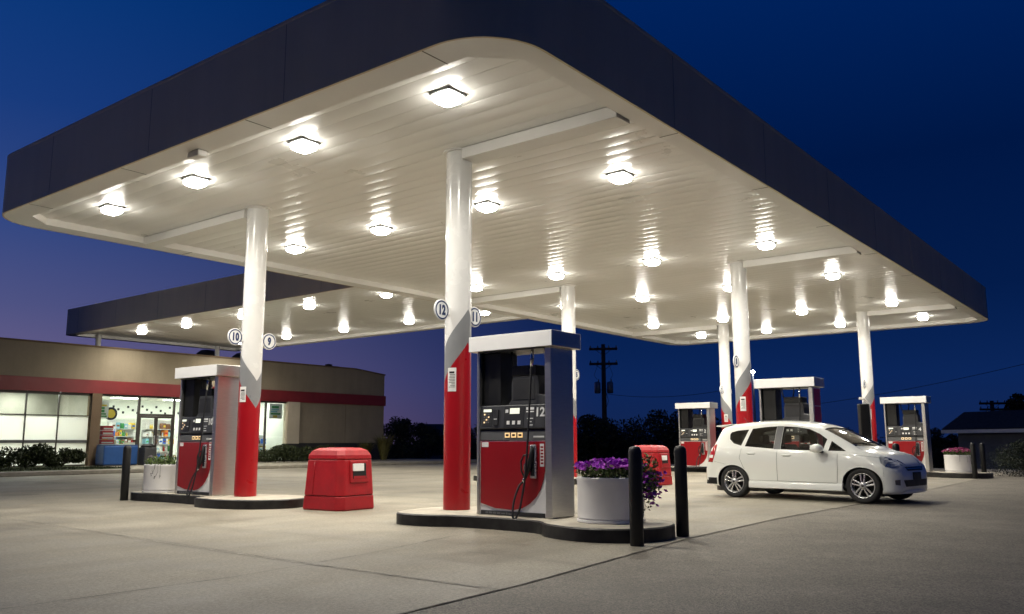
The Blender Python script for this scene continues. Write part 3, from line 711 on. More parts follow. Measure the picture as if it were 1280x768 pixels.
# ------------------------------------------------------------------ planters
def leaf_quads(b,c,n,rx,ry,rz,size,rnd,shell=.0,mi=0,zmin=-9):
    for _ in range(n):
        while True:
            p=Vector((rnd.uniform(-1,1),rnd.uniform(-1,1),rnd.uniform(-1,1)))
            if shell<p.length<1: break
        q=Vector((c[0]+p.x*rx,c[1]+p.y*ry,c[2]+p.z*rz))
        if q.z<zmin: continue
        a=Vector((rnd.gauss(0,1),rnd.gauss(0,1),rnd.gauss(0,.7))).normalized(); d=a.orthogonal().normalized(); d.rotate(Matrix.Rotation(rnd.uniform(0,6.28),3,a)); e=a.cross(d)
        s=size*rnd.uniform(.6,1.3)
        b.add([q-d*s*.5,q+e*s*.28-a*s*.08,q+d*s*.5,q-e*s*.28-a*s*.08],[(0,1,2,3)],False,mi)
def flower(b,q,s,rnd,mi=0):
    up=Vector((rnd.gauss(0,.6),rnd.gauss(0,.6),1)).normalized(); d=up.orthogonal().normalized(); e=up.cross(d)
    n=10; vs=[q-up*s*.25]
    for i in range(n):
        r_=s*(.5 if i%2 else .40); a=2*pi*i/n+rnd.random()*.1; vs.append(q+r_*(cos(a)*d+sin(a)*e)+up*s*.06*(i%2))
    b.add(vs,[(0,1+i,1+(i+1)%n) for i in range(n)],False,mi)
def planter(label,petal,nfl,trail,seed,loc,dry=False):
    rnd=random.Random(seed)
    r=thing('planter',label,'planter',loc,group='flower drums on the pump islands')
    b=MB(); b.lathe([(.375,0),(.385,.006),(.385,.030),(.352,.034),(.352,.045),(.376,.052),(.378,.445),(.384,.465),(.384,.49),(.372,.497),(.35,.493),(.345,.435)],64); b.build('drum',MT['pot'],r,sharp=35)
    b=MB(); b.lathe([(.344,.443),(.001,.455)],24,cap=False); b.build('soil',MT['soil'],r)
    b=MB(); leaf_quads(b,(0,0,.56),900 if not dry else 420,.40,.40,.10,.055,rnd,0,0,.48)
    # trailing cushion on the -v side
    if trail:
        leaf_quads(b,(.10,-.43,.50),520,.17,.15,.26,.05,rnd)
    b.build('leaves',MT['leaf'],r)
    b=MB(); b2=MB()
    for i in range(nfl):
        a=rnd.uniform(0,6.28); rr=.42*sqrt(rnd.random()); q=Vector((rr*cos(a),rr*sin(a),.60+.075*(1-(rr/.42)**2)+rnd.uniform(-.02,.03))); (flower(b2 if rnd.random()<.08 else b,q,rnd.uniform(.05,.075),rnd))
    if trail:
        for i in range(150):
            q=Vector((.10+rnd.gauss(0,.09),-.45+rnd.gauss(0,.075),.56-abs(rnd.gauss(0,.15)))); flower(b,q,rnd.uniform(.045,.068),rnd)
    tag(b.build('petunia_flowers',petal,r),kind='stuff')
    if nfl>30: b2.build('pale_flowers',MT['petal_pale'],r)
    b=MB()
    for i in range(14 if trail else 4):
        a=rnd.uniform(-1.9,-1.1) if trail else rnd.uniform(3.4,4.2); x,y=.39*cos(a),.39*sin(a); l=rnd.uniform(.1,.42 if trail else .3)
        P=[(x*.9,y*.9,.54),(x*1.06,y*1.06,.50),(x*1.1+rnd.gauss(0,.01),y*1.1,.50-l*.5),(x*1.1+rnd.gauss(0,.03),y*1.12,.50-l)]
        b.tube(P,.0028,5)
        if dry or trail:
            leaf_quads(b,P[3],4,.02,.02,.05,.03,rnd)
    b.build('trailing_stems',MT['stem'],r)
    return r
planter('white round planter overflowing with purple petunias on the nearest island',MT['petal'],360,True,1,(2.62,.44,.15))
planter('white round planter with sparse greenery beside pump 10',MT['petal_pale'],8,False,2,(2.78,10.12,.15),True)
planter('white round planter with pink flowers beside the far right pump',MT['petal_pink'],200,False,3,(22.0,.52,.15))

# ------------------------------------------------------------------ red waste bins
def bin_proto():
    r=thing('waste_bin','x','waste bin',(0,0,0))
    def octo(hx,hy,c,z): return [(hx,-hy+c,z),(hx,hy-c,z),(hx-c,hy,z),(-hx+c,hy,z),(-hx,hy-c,z),(-hx,-hy+c,z),(-hx+c,-hy,z),(hx-c,-hy,z)]
    def shell(rings,name,mt,par,top=True,bev=.012):
        b=MB(); vs=[]
        for R_ in rings: vs+=R_
        n=8; fs=[(k*n+i,k*n+(i+1)%n,(k+1)*n+(i+1)%n,(k+1)*n+i) for k in range(len(rings)-1) for i in range(n)]
        fs.append(tuple(range(n))[::-1]); fs.append(tuple((len(rings)-1)*n+i for i in range(n)))
        return b.add(vs,fs).build(name,mt,par,bev=bev,seg=3)
    HX,HY,C=.425,.455,.10
    def R_(z,k): 
        s=1-.13*z/.95; return octo(HX*s-k,HY*s-k,C*s,z)
    shell([R_(.0,.012),R_(.03,0),R_(.205,0),R_(.222,.008)],'base',MT['red_plastic'],r,bev=.022)
    body=shell([R_(.223,.010),R_(.24,.002),R_(.76,.002),R_(.775,.010)],'body',MT['red_plastic'],r,bev=.022)
    s=.86
    lid=shell([R_(.776,.014),R_(.79,.0),R_(.845,.004),octo(.335,.36,.09,.915),octo(.255,.28,.08,.955)],'lid',MT['red_plastic'],r,bev=.022)
    b=MB(); b.box(-.14,.14,-.16,.16,.950,.962); b.build('lid_plate',MT['red_plastic'],lid,bev=.008)
    # vertical seams
    for nx in (-1,1):
        P=[(nx*(HX*(1-.13*z/.95)+.0015),.16,z) for z in (.25,.42,.60,.75)]
        MB().tube(P,.0045,6).build('body_seam',MT['red_panel'],body)
    # openings on the two v faces: frame, dark recess, pale flap
    for sg in (-1,1):
        zc=.60; k=1-.13*zc/.95; y=sg*(HY*k-.004); tl=.13*HY/.95
        ax=(1,0,0); az=Vector((0,-sg*tl,1)).normalized(); ay=Vector(ax).cross(az)*1
        b=MB(); b.obox((0,y+sg*.006,zc-.01),ax,ay,az,.40,.035,.34); fr=b.build('opening_frame',MT['red_plastic'],body,bev=.015,seg=3)
        b=MB(); b.obox((0,y+sg*.012,zc),ax,ay,az,.30,.030,.24); b.build('opening',MT['black'],fr,bev=.01)
        b=MB(); b.obox((-.03*-sg,y+sg*.020,zc+.055),ax,ay,az,.24,.028,.115); b.build('flap',MT['paper'],fr,bev=.008)
        b=MB(); b.obox((0,y+sg*.020,zc-.095),ax,ay,az,.27,.026,.05); b.build('ledge',MT['red_plastic'],fr,bev=.006)
    return r
bn=bin_proto(); place(bn,(3.28,5.87,0),radians(4),'red waste bin standing alone between the two nearest columns','red waste bins on the apron')
place(copy_tree(bn),(12.9,5.65,0),0,'distant red waste bin seen behind the two black bollards','red waste bins on the apron')

# ------------------------------------------------------------------ white hatchback
def interp(tab,x):
    if x<=tab[0][0]: return tab[0][1]
    if x>=tab[-1][0]: return tab[-1][1]
    for i in range(len(tab)-1):
        if tab[i][0]<=x<=tab[i+1][0]:
            x0,y0=tab[i]; x1,y1=tab[i+1]
            m0=(y1-tab[i-1][1])/(x1-tab[i-1][0]) if i>0 else (y1-y0)/(x1-x0)
            m1=(tab[i+2][1]-y0)/(tab[i+2][0]-x0) if i+2<len(tab) else (y1-y0)/(x1-x0)
            s=(y1-y0)/(x1-x0)
            if s==0: m0=m1=0
            else:
                m0=max(0,min(3,m0/s))*s; m1=max(0,min(3,m1/s))*s
            h=x1-x0; t=(x-x0)/h
            return (2*t**3-3*t*t+1)*y0+(t**3-2*t*t+t)*h*m0+(-2*t**3+3*t*t)*y1+(t**3-t*t)*h*m1
T_TOP=[(0,.60),(.05,.70),(.10,.84),(.16,1.0),(.24,1.22),(.33,1.40),(.45,1.455),(.7,1.492),(1.05,1.517),(1.45,1.525),(1.85,1.505),(2.15,1.455),(2.35,1.395),(2.6,1.285),(2.85,1.155),(3.05,1.045),(3.14,1.005),(3.3,.965),(3.5,.905),(3.7,.825),(3.85,.75),(3.94,.68),(3.985,.60),(4.0,.52)]
T_WM=[(0,.60),(.04,.70),(.10,.765),(.25,.815),(.6,.838),(1.5,.842),(2.6,.842),(3.1,.838),(3.4,.820),(3.6,.785),(3.78,.715),(3.9,.61),(3.96,.50),(4.0,.33)]
T_BELT=[(0,.58),(.10,.80),(.22,1.02),(.5,1.075),(.9,1.035),(1.6,.985),(2.5,.955),(2.9,.945),(3.15,.92),(3.4,.86),(3.7,.755),(3.9,.65),(4.0,.50)]
T_WB=[(0,.55),(.1,.70),(.3,.745),(.9,.785),(2.0,.80),(2.9,.79),(3.2,.765),(3.5,.70),(3.75,.60),(3.9,.48),(4.0,.24)]
T_WR=[(0,.50),(.1,.60),(.22,.60),(.35,.565),(.8,.575),(1.5,.585),(2.1,.575),(2.5,.60),(2.85,.66),(3.1,.70),(3.3,.68),(3.55,.60),(3.75,.50),(3.9,.38),(4.0,.17)]
T_BOT=[(0,.33),(.1,.25),(.35,.20),(.8,.19),(3.2,.19),(3.6,.17),(3.9,.19),(4.0,.27)]
def section(x,ins=0.):
    zt=interp(T_TOP,x)-ins; wm=interp(T_WM,x)-ins; zb=interp(T_BELT,x); wb=interp(T_WB,x)-ins*1.2; wr_=interp(T_WR,x)-ins; z0=interp(T_BOT,x)+ins
    drop=.085 if x<2.2 else (.085-.035*min(1,(x-2.2)/.9))
    zr=zt-drop
    zb=min(zb,zr-.012)
    zw=z0+(zb-z0)*.55
    P=[(0,zt),(wr_*.35,zt-.004),(wr_*.65,zt-.014),(wr_*.86,zt-.034),(wr_*.955,zt-drop*.68),(wr_,zr),(wr_+(wb-wr_)*.35,zr+(zb-zr)*.30),(wr_+(wb-wr_)*.70,zr+(zb-zr)*.66),(wb,zb),
       (wb+(wm-wb)*.45,zb-(zb-zw)*.16),(wm-.004,zb-(zb-zw)*.55),(wm,zw),(wm-.004,z0+(zw-z0)*.72),(wm-.012,z0+(zw-z0)*.42),(wm-.018,z0+(zw-z0)*.18),(wm-.045,z0+.008),(wm-.16,z0-.004),(0,z0)]
    return P
def sec_dense(x,ins=0.,k=4):
    P=section(x,ins); o=[]; n=len(P)
    for i in range(n-1):
        p0,p1,p2,p3=[Vector(P[min(max(i+d,0),n-1)]) for d in (-1,0,1,2)]
        if i==0: p0=Vector((-P[1][0],P[1][1]))
        for j in range(k):
            t=j/k; m1=(p2-p0)*.5; m2=(p3-p1)*.5
            L=(p2-p1).length
            for m_,lim in ((m1,L*1.2),(m2,L*1.2)):
                if m_.length>lim: m_.length=lim
            o.append((2*t**3-3*t*t+1)*p1+(t**3-2*t*t+t)*m1+(-2*t**3+3*t*t)*p2+(t**3-t*t)*m2)
    o.append(Vector(P[-1])); return o
def loft(x0,x1,nx,ins,name,mat):
    b=MB(); rings=[]
    for i in range(nx+1):
        t=i/nx; t=.5-.5*cos(pi*t)*.999 if ins==0 else t
        x=x0+(x1-x0)*t; S=sec_dense(x,ins); full=[(p.x,p.y) for p in S]+[(-p.x,p.y) for p in S[-2:0:-1]]
        rings.append([(x,y,z) for y,z in full])
    n=len(rings[0]); vs=[v for R in rings for v in R]
    fs=[(k*n+i,k*n+(i+1)%n,(k+1)*n+(i+1)%n,(k+1)*n+i) for k in range(nx) for i in range(n)]
    fs.append(tuple(range(n))[::-1]); fs.append(tuple(nx*n+i for i in range(n)))
    return b.add(vs,fs,True).build(name,mat)
def yside(x,z,ins=0.):
    S=sec_dense(x,ins); best=None
    for a,c in zip(S[:-1],S[1:]):
        lo,hi=min(a.y,c.y),max(a.y,c.y)
        if lo<=z<=hi and a.x>.25:
            t=(z-a.y)/(c.y-a.y) if abs(c.y-a.y)>1e-9 else 0; y=a.x+(c.x-a.x)*t
            best=y if best is None else max(best,y)
    if best is None:
        best=max(p.x for p in S) if z<S[0].y*.8 else interp(T_WR,x)-ins
    return best
def ztop(x,y,ins=0.):
    S=sec_dense(x,ins); y=abs(y)
    for a,c in zip(S[:24],S[1:25]):
        if a.x<=y<=c.x: return a.y+(c.y-a.y)*(y-a.x)/max(1e-9,c.x-a.x)
    return S[20].y
def xfront(y,z):
    y=abs(y); lo,hi=3.3,3.999
    for _ in range(24):
        m=(lo+hi)/2
        S=sec_dense(m)
        inside = z<S[0].y and z>S[-1].y and yside(m,z)>y
        if inside: lo=m
        else: hi=m
    return lo
def poly_grid(poly,step):
    """2-D polygon -> fine triangulated mesh (verts2d, faces)"""
    bm=bmesh.new(); V=[]
    n=len(poly)
    for i in range(n):
        a,c=Vector(poly[i]),Vector(poly[(i+1)%n]); k=max(1,int((c-a).length/step))
        for j in range(k): p=a+(c-a)*j/k; V.append(bm.verts.new((p.x,p.y,0)))
    bm.faces.new(V)
    xs=[p[0] for p in poly]; zs=[p[1] for p in poly]
    g=[]
    x=min(xs)+step
    while x<max(xs):
        bmesh.ops.bisect_plane(bm,geom=bm.verts[:]+bm.edges[:]+bm.faces[:],plane_co=(x,0,0),plane_no=(1,0,0)); x+=step
    z=min(zs)+step
    while z<max(zs):
        bmesh.ops.bisect_plane(bm,geom=bm.verts[:]+bm.edges[:]+bm.faces[:],plane_co=(0,z,0),plane_no=(0,1,0)); z+=step
    bm.verts.index_update(); vs=[(v.co.x,v.co.y) for v in bm.verts]; fs=[[v.index for v in f.verts] for f in bm.faces]; bm.free()
    return vs,fs
def side_patch(poly,off,name,mat,par,sides=(-1,1),step=.08,thick=0.):
    o=None
    for sg in sides:
        vs,fs=poly_grid(poly,step); b=MB()
        b.add([(x,sg*(yside(x,z)+off),z) for x,z in vs],fs,True)
        o=b.build(name,mat,par)
        if thick:
            m=o.modifiers.new('solid','SOLIDIFY'); m.thickness=thick; m.offset=-1 if sg>0 else -1
    return o
def front_patch(poly,off,name,mat,par,step=.06):
    vs,fs=poly_grid(poly,step); b=MB(); b.add([(xfront(y,z)+off,y,z) for y,z in vs],fs,True); return b.build(name,mat,par)
def seam(pts,par,name='door_seam',r=.0028,off=.0005,sides=(-1,1)):
    for sg in sides:
        P=[]
        for a,c in zip(pts[:-1],pts[1:]):
            k=max(1,int(math.hypot(c[0]-a[0],c[1]-a[1])/.05))
            P+=[(a[0]+(c[0]-a[0])*j/k,a[1]+(c[1]-a[1])*j/k) for j in range(k)]
        P.append(pts[-1])
        MB().tube([(x,sg*(yside(x,z)+off),z) for x,z in P],r,5).build(name,MT['seam'],par)
def bool_apply(o,cutters):
    for c in cutters:
        m=o.modifiers.new('b','BOOLEAN'); m.operation='DIFFERENCE'; m.object=c; m.solver='EXACT'
        try: m.material_mode='TRANSFER'
        except Exception: pass
    dg=bpy.context.evaluated_depsgraph_get(); me=bpy.data.meshes.new_from_object(o.evaluated_get(dg))
    o.modifiers.clear(); o.data=me
    for c in cutters: bpy.data.objects.remove(c)
    me.polygons.foreach_set('use_smooth',[True]*len(me.polygons)); me.set_sharp_from_angle(angle=radians(28)); me.update()
car=thing('hatchback_car','small white five-door hatchback parked side-on at the pump under the canopy','car')
body=loft(0.0,4.0,90,0.,'body',MT['carpaint']); body.parent=car
WX=(.70,3.15); WZ=.297; WR_=.30
GL={'rear_quarter_glass':[(.575,1.265),(.60,1.17),(.70,1.095),(.865,1.05),(.965,1.352),(.72,1.335),(.60,1.305)],
 'rear_door_glass':[(.945,1.04),(1.535,.995),(1.535,1.405),(1.30,1.395),(1.04,1.365)],
 'front_door_glass':[(1.675,.985),(2.475,.965),(2.515,1.165),(2.36,1.265),(2.15,1.352),(1.95,1.385),(1.675,1.405)],
 'front_quarter_glass':[(2.575,.965),(2.89,.96),(2.60,1.135)]}
cut=[]
cav=loft(.28,3.02,40,.055,'cavity',MT['dark_in']); cut.append(cav)
for nm,pl in GL.items(): cut.append(MB().prism(pl,-1.2,1.2,axes='xzy').build('cutter',MT['black']))
cut.append(MB().prism([(2.40,-.50),(2.98,-.60),(3.03,-.40),(3.05,0),(3.03,.40),(2.98,.60),(2.40,.50),(2.385,.3),(2.38,0),(2.385,-.3)],.99,1.6,axes='xyz').build('cutter',MT['black']))
cut.append(MB().prism([(-.50,1.06),(.50,1.06),(.47,1.33),(-.47,1.33)],-.2,.5,axes='yzx').build('cutter',MT['black']))
for x in WX:
    for sg in (-1,1):
        y0,y1=sorted((sg*.56,sg*1.1))
        cut.append(MB().lathe([(.342,y0),(.342,y1)],48,(x,0,WZ+.012),'y').build('cutter',MT['arch']))
bool_apply(body,cut)
# glazing
for nm,pl in GL.items(): side_patch(pl,-.012,nm,MT['car_glass'],car)
WS=[(2.37,-.505),(2.99,-.615),(3.045,-.40),(3.06,0),(3.045,.40),(2.99,.615),(2.37,.505),(2.36,0)]
vs,fs=poly_grid(WS,.08); MB().add([(x,y,ztop(x,y)-.014) for x,y in vs],fs,True).build('windscreen',MT['screen_glass'],car)
RW=[(-.51,1.05),(.51,1.05),(.48,1.335),(-.48,1.335)]
def xrear(y,z):
    lo,hi=0.001,.9
    for _ in range(24):
        m=(lo+hi)/2
        S=sec_dense(m)
        if z<S[0].y and yside(m,z)>abs(y): hi=m
        else: lo=m
    return hi
vs,fs=poly_grid(RW,.1); MB().add([(xrear(y,z)+.012,y,z) for y,z in vs],fs,True).build('rear_window',MT['car_glass'],car)
# window rubbers: dark pillars between the doors
side_patch([(1.54,.99),(1.67,.985),(1.67,1.408),(1.54,1.408)],.002,'pillar_trim',MT['mid_grey'],car)
# doors: lower panels, seams, handles
DR=[(1.06,.335),(1.595,.335),(1.605,.945),(.90,.985),(.86,.80),(.93,.62)]
DF=[(1.615,.335),(2.715,.335),(2.735,.60),(2.735,.91),(1.62,.940)]
def door(poly,hx,hz):
    for sg in (-1,1):
        d=side_patch(poly,.0035,'door',MT['carpaint'],car,(sg,),.07)
        ys=sg*(yside(hx,hz)+.02)
        b=MB(); b.tube([(hx-.085,ys-sg*.018,hz),(hx-.06,ys,hz),(hx+.06,ys,hz-.003),(hx+.085,ys-sg*.018,hz-.003)],[.010,.014,.014,.010],8); b.build('door_handle',MT['carpaint'],d)
        b=MB(); b.obox((hx,ys-sg*.0155,hz-.004),(1,0,0),(0,1,0),(0,0,1),.13,.006,.035); b.build('handle_recess',MT['seam'],d)
door(DR,.99+.10,.905); door(DF,1.80,.875)
seam([(1.05,.335),(2.72,.325),(2.745,.60),(2.745,.915)],car); seam([(1.607,.335),(1.612,.95)],car); seam([(1.05,.335),(.92,.62),(.85,.80),(.88,1.0)],car)
seam([(2.95,.90),(3.30,.86),(3.44,.845)],car,'bonnet_seam'); seam([(3.52,.64),(3.53,.47)],car,'bumper_seam',.002); seam([(.30,.72),(.55,.66)],car,'bumper_seam',.002)
# crease, sill skirt, rear skirt
for sg in (-1,1):
    b=MB(); n=24; vs=[]
    for i in range(n+1):
        x=1.03+1.78*i/n; y=yside(x,.27)
        for dy,z in ((-.03,.335),(.012,.315),(.026,.285),(.026,.20),(-.02,.185)): vs.append((x,sg*(y+dy),z))
    b.add(vs,[(i*5+j,(i+1)*5+j,(i+1)*5+j+1,i*5+j+1) for i in range(n) for j in range(4)]+[(0,1,2,3,4),tuple(n*5+j for j in range(5))],True); b.build('side_skirt',MT['carpaint'],car,sharp=40)
    side_patch([(.05,.36),(.34,.36),(.335,.235),(.06,.235)],.006,'rear_skirt',MT['arch'],car,(sg,))
    # rear lamp
    side_patch([(.16,.985),(.225,1.10),(.33,1.07),(.315,.90),(.255,.70),(.09,.71)],.007,'tail_lamp',MT['tail_red'],car,(sg,),.05,.02)
    side_patch([(.13,.865),(.28,.865),(.265,.80),(.115,.80)],.010,'reversing_lamp',MT['paper'],car,(sg,),.05)
    # headlamp: bright bowl and clear cover, wrapping the front corner
    HL=[(3.42,.868),(3.56,.842),(3.70,.800),(3.84,.735),(3.90,.690),(3.86,.640),(3.74,.635),(3.58,.668),(3.47,.735)]
    side_patch(HL,.004,'headlamp',MT['alloy'],car,(sg,),.04)
    side_patch([(3.46,.845),(3.58,.825),(3.62,.74),(3.58,.69),(3.49,.735)],.008,'headlamp_bowl',MT['paper'],car,(sg,),.04)
    side_patch([(3.66,.79),(3.82,.725),(3.84,.67),(3.72,.665)],.008,'headlamp_bowl',MT['paper'],car,(sg,),.04)
    side_patch(HL,.014,'headlamp_cover',MT['headlamp'],car,(sg,),.04)
    # mirror
    b=MB(); c=(2.44,sg*.955,1.005)
    b.lathe([(.0,-.10),(.055,-.095),(.088,-.06),(.098,-.01),(.092,.04),(.07,.065),(.0,.072)],20,c,'y',sx=1.15,sy=.82)
    mir=b.build('door_mirror',MT['carpaint'],car)
    b=MB(); b.tube([(2.47,sg*.80,.945),(2.46,sg*.86,.95),(2.45,sg*.93,.965)],[.03,.026,.03],8); b.build('mirror_arm',MT['dark_grey'],mir)
    b=MB(); b.obox((2.352,sg*.955,1.008),(1,0,0),(0,1,0),(0,0,1),.006,.14,.11); b.build('mirror_glass',MT['chrome'],mir)
    # arch lips
    for x in WX:
        P=[]
        for i in range(25):
            a=radians(-8+196*i/24); xx=x+.345*cos(a); zz=WZ+.012+.345*sin(a); P.append((xx,sg*(yside(min(max(xx,.02),3.98),zz)-.002),zz))
        MB().tube(P,.010,6).build('wheel_arch_lip',MT['carpaint'],car)
# front: badge bar grille, plate, intake, fog lamps
front_patch([(-.40,.655),(.40,.655),(.33,.575),(-.33,.575)],.004,'grille',MT['black'],car)
front_patch([(-.36,.63),(.36,.63),(.35,.612),(-.35,.612)],.010,'grille_bar',MT['chrome'],car)
front_patch([(-.52,.40),(.52,.40),(.46,.285),(-.46,.285)],.004,'lower_intake',MT['black'],car)
for sg in (-1,1):
    front_patch([(sg*.60,.41),(sg*.70,.40),(sg*.69,.32),(sg*.60,.31)],.004,'fog_lamp',MT['mid_grey'],car,.04)
b=MB(); b.box(3.985,4.03,-.165,.165,.40,.545); b.build('number_plate_holder',MT['black'],car,bev=.006)
b=MB(); b.prism([(3.45,-.74),(3.72,-.70),(3.88,-.56),(3.96,-.36),(3.99,0),(3.96,.36),(3.88,.56),(3.72,.70),(3.45,.74)],.165,.225,axes='xyz'); b.build('front_lip',MT['carpaint'],car,bev=.012)
# roof spoiler, wipers, aerial
b=MB(); b.prism([(.16,1.425),(.30,1.405),(.50,1.452),(.50,1.468),(.30,1.448),(.18,1.44)],-.50,.50,axes='xzy'); b.build('roof_spoiler',MT['carpaint'],car,bev=.008)
for y0,y1 in ((-.45,.10),(.12,.58)):
    MB().tube([(3.03-abs(y0)*.05,y0*-1,ztop(3.0,y0)+.02),(2.93,-y1,ztop(2.93,y1)+.02)],.009,6).build('wiper',MT['black'],car)
MB().tube([(.62,.0,1.485),(.50,.0,1.60)],.004,6).build('aerial',MT['black'],car)
# cabin: seats, dash, wheel
def seat(x,y,wd):
    b=MB(); b.box(x-.25,x+.25,y-wd/2,y+wd/2,.42,.60); s=b.build('seat',MT['dark_in'],car,bev=.06,seg=3)
    b=MB(); b.prism([(x-.30,.55),(x-.20,.55),(x-.34,1.08),(x-.45,1.08)],y-wd/2,y+wd/2,axes='xzy'); b.build('backrest',MT['dark_in'],s,bev=.04,seg=3)
    for yy in ((y,) if wd<.8 else (y-.36,y+.36)):
        b=MB(); b.box(x-.47,x-.37,yy-.13,yy+.13,1.10,1.26); b.build('headrest',MT['dark_in'],s,bev=.04,seg=3)
seat(2.0,-.36,.5); seat(2.0,.36,.5); seat(1.15,0,1.2)
b=MB(); b.prism([(2.55,.85),(2.62,.93),(2.98,.955),(3.0,.60),(2.60,.60)],-.66,.66,axes='xzy'); b.build('dashboard',MT['dark_in'],car,bev=.02)
b=MB(); P=[(2.50+.09*sin(a)*.5,.36+.18*cos(a),.92+.16*sin(a)) for a in [2*pi*i/24 for i in range(25)]]; b.tube(P,.014,8); b.build('steering_wheel',MT['black'],car)
# wheels
def wheel(x,sg):
    w_=thing('wheel',None,None,(x,sg*.72,WZ),0 if sg<0 else pi); w_.parent=car
    # local -y is the outer face
    b=MB(); b.lathe([(.205,-.075),(.225,-.092),(.262,-.096),(.284,-.088),(.297,-.068),(.299,.0),(.297,.068),(.284,.088),(.262,.096),(.205,.085)],56,(0,0,0),'y',cap=False); b.build('tyre',MT['tyre'],w_)
    b=MB(); b.lathe([(.208,-.082),(.212,-.086),(.204,-.088),(.192,-.078),(.186,-.03),(.186,.08),(.206,.085)],56,(0,0,0),'y',cap=False); rim=b.build('rim',MT['alloy'],w_)
    b=MB(); b.lathe([(.186,.01),(.02,.01)],40,(0,0,0),'y',cap=False); b.build('brake_drum',MT['arch'],w_)
    b=MB()
    for k in range(5):
        a0=2*pi*k/5+pi/2
        for d in (-1,1):
            # each spoke pair: two bars that spread towards the rim
            p0=Vector((cos(a0+d*.40)*.045,-.078,sin(a0+d*.40)*.045)); p1=Vector((cos(a0+d*.19)*.193,-.066,sin(a0+d*.19)*.193))
            ax=(p1-p0); t=ax.normalized(); yv=Vector((0,1,0)); n_=t.cross(yv)
            w0,w1=.020,.030
            vs=[]
            for p,wd in ((p0,w0),(p1,w1)):
                for (s1,s2) in ((-1,-.008),(1,-.008),(1,.022),(-1,.022)): vs.append(p+n_*s1*wd/2+yv*s2)
            b.add(vs,[(0,1,2,3),(7,6,5,4),(0,4,5,1),(1,5,6,2),(2,6,7,3),(3,7,4,0)])
    b.build('spokes',MT['alloy'],w_,bev=.004)
    b=MB(); b.lathe([(.058,-.070),(.055,-.088),(.034,-.096),(.0,-.097)],24,(0,0,0),'y',cap=False); hub=b.build('hub_cap',MT['alloy'],w_)
    b=MB(); b.lathe([(.026,-.0965),(.024,-.0995),(.0,-.0998)],20,(0,0,0),'y',cap=False); b.build('centre_cap',MT['dark_grey'],w_)
for x in WX:
    for sg in (-1,1): wheel(x,sg)
def sstep(a,c,x):
    t=max(0,min(1,(x-a)/(c-a))); return t*t*(3-2*t)
for ch in car.children:
    if ch.type!='MESH': continue
    for o_ in [ch]+list(ch.children):
        for vtx in o_.data.vertices:
            x,y,z=vtx.co
            vtx.co=(x if x<3.5 else 3.5+(x-3.5)*.50, y, z-.09*sstep(.30,1.0,z))
        o_.data.update()
car.location=(10.53,2.63,.004); car.rotation_euler=(0,0,atan2(-.992,-.122))

# ------------------------------------------------------------------ the store
SV=30.1; U0,U1=-8.0,27.15; DEP=14.0
st=thing('convenience_store','long tan convenience store with dark red band and lit windows behind the pumps','store',(10,SV,0))
def sp(b,name,mt,par=None,**k):
    o=b.build(name,mt,par or st,**k)
    if par is None: o.location=(-10,-SV,0)
    return o
def part(name,mt,*boxes,par=None,bev=0):
    b=MB()
    for q in boxes: b.box(*q)
    return sp(b,name,mt,par,bev=bev)
WT=3.02    # window head
b=MB()
b.box(U0,10.95,SV,SV+.30,3.56,4.92); b.box(10.95,25.0,SV,SV+.30,3.56,4.92)
b.prism([(25.0,3.56),(U1,3.56),(U1,4.72),(25.0,4.92)],SV,SV+.30,axes='xzy')
sp(b,'parapet_wall',MT['tan'])
b=MB(); b.box(U0,25.0,SV-.04,SV+.34,4.92,4.985); b.prism([(25.0,4.92),(U1+.04,4.715),(U1+.04,4.78),(25.0,4.985)],SV-.04,SV+.34,axes='xzy'); sp(b,'parapet_coping',MT['pillar'])
part('red_band',MT['band_red'],(U0,U1+.05,SV-.09,SV+.05,3.03,3.57))
part('end_wall',MT['tan'],(21.35,U1,SV,SV+.25,1.02,3.04),(U1-.25,U1-.005,SV+.25,SV+DEP,0,4.7))
part('plinth',MT['dark_base'],(21.35,U1+.01,SV-.012,SV+.24,.13,1.018))
part('pale_pier',MT['tan_light'],(20.62,21.35,SV-.10,SV+.24,.99,3.03)); part('pier_plinth',MT['dark_base'],(20.62,21.35,SV-.11,SV+.24,.13,.99))
b=MB(); b.box(24.4,24.412,SV-.004,SV+.01,1.02,3.03); sp(b,'wall_joint',MT['pillar'])
for k,u in enumerate((10.95,)):
    part('pillar',MT['pillar'],(10.93,11.33,SV-.16,SV+.22,.13,3.03))
part('back_wall',MT['int_white'],(U0,U1-.26,SV+DEP-.2,SV+DEP,0,4.6)); part('far_side_wall',MT['int_white'],(U0,U0+.2,SV+.31,SV+DEP-.2,0,4.6))
part('partition_wall',MT['int_white'],(20.75,20.95,SV+.32,SV+DEP-.21,.135,3.2))
part('shop_floor',MT['int_floor'],(U0+.2,20.7,SV+.30,SV+DEP-.21,.05,.14)); part('shop_ceiling',MT['int_ceiling'],(U0+.2,20.7,SV+.31,SV+DEP-.21,3.12,3.2))
part('roof_deck',MT['roof_dark'],(U0,U1-.26,SV+.31,SV+DEP,4.3,4.42))
# interior soffit band with two rows of dark square marks, and the wall below it
part('interior_soffit',MT['int_white'],(11.6,20.7,SV+6.0,SV+6.15,2.22,3.12))
b=MB(); rn=random.Random(4)
for i in range(32):
    x=12.7+.245*i; z=2.75 if i%3==0 else (2.60 if i%3==1 else 2.47)
    z+=rn.uniform(-.03,.03); b.box(x,x+.11,SV+5.992,SV+5.999,z,z+.11)
sp(b,'soffit_squares',MT['blackink'])
part('white_column',MT['int_white'],(11.36,11.72,SV+.75,SV+1.1,.14,3.1))
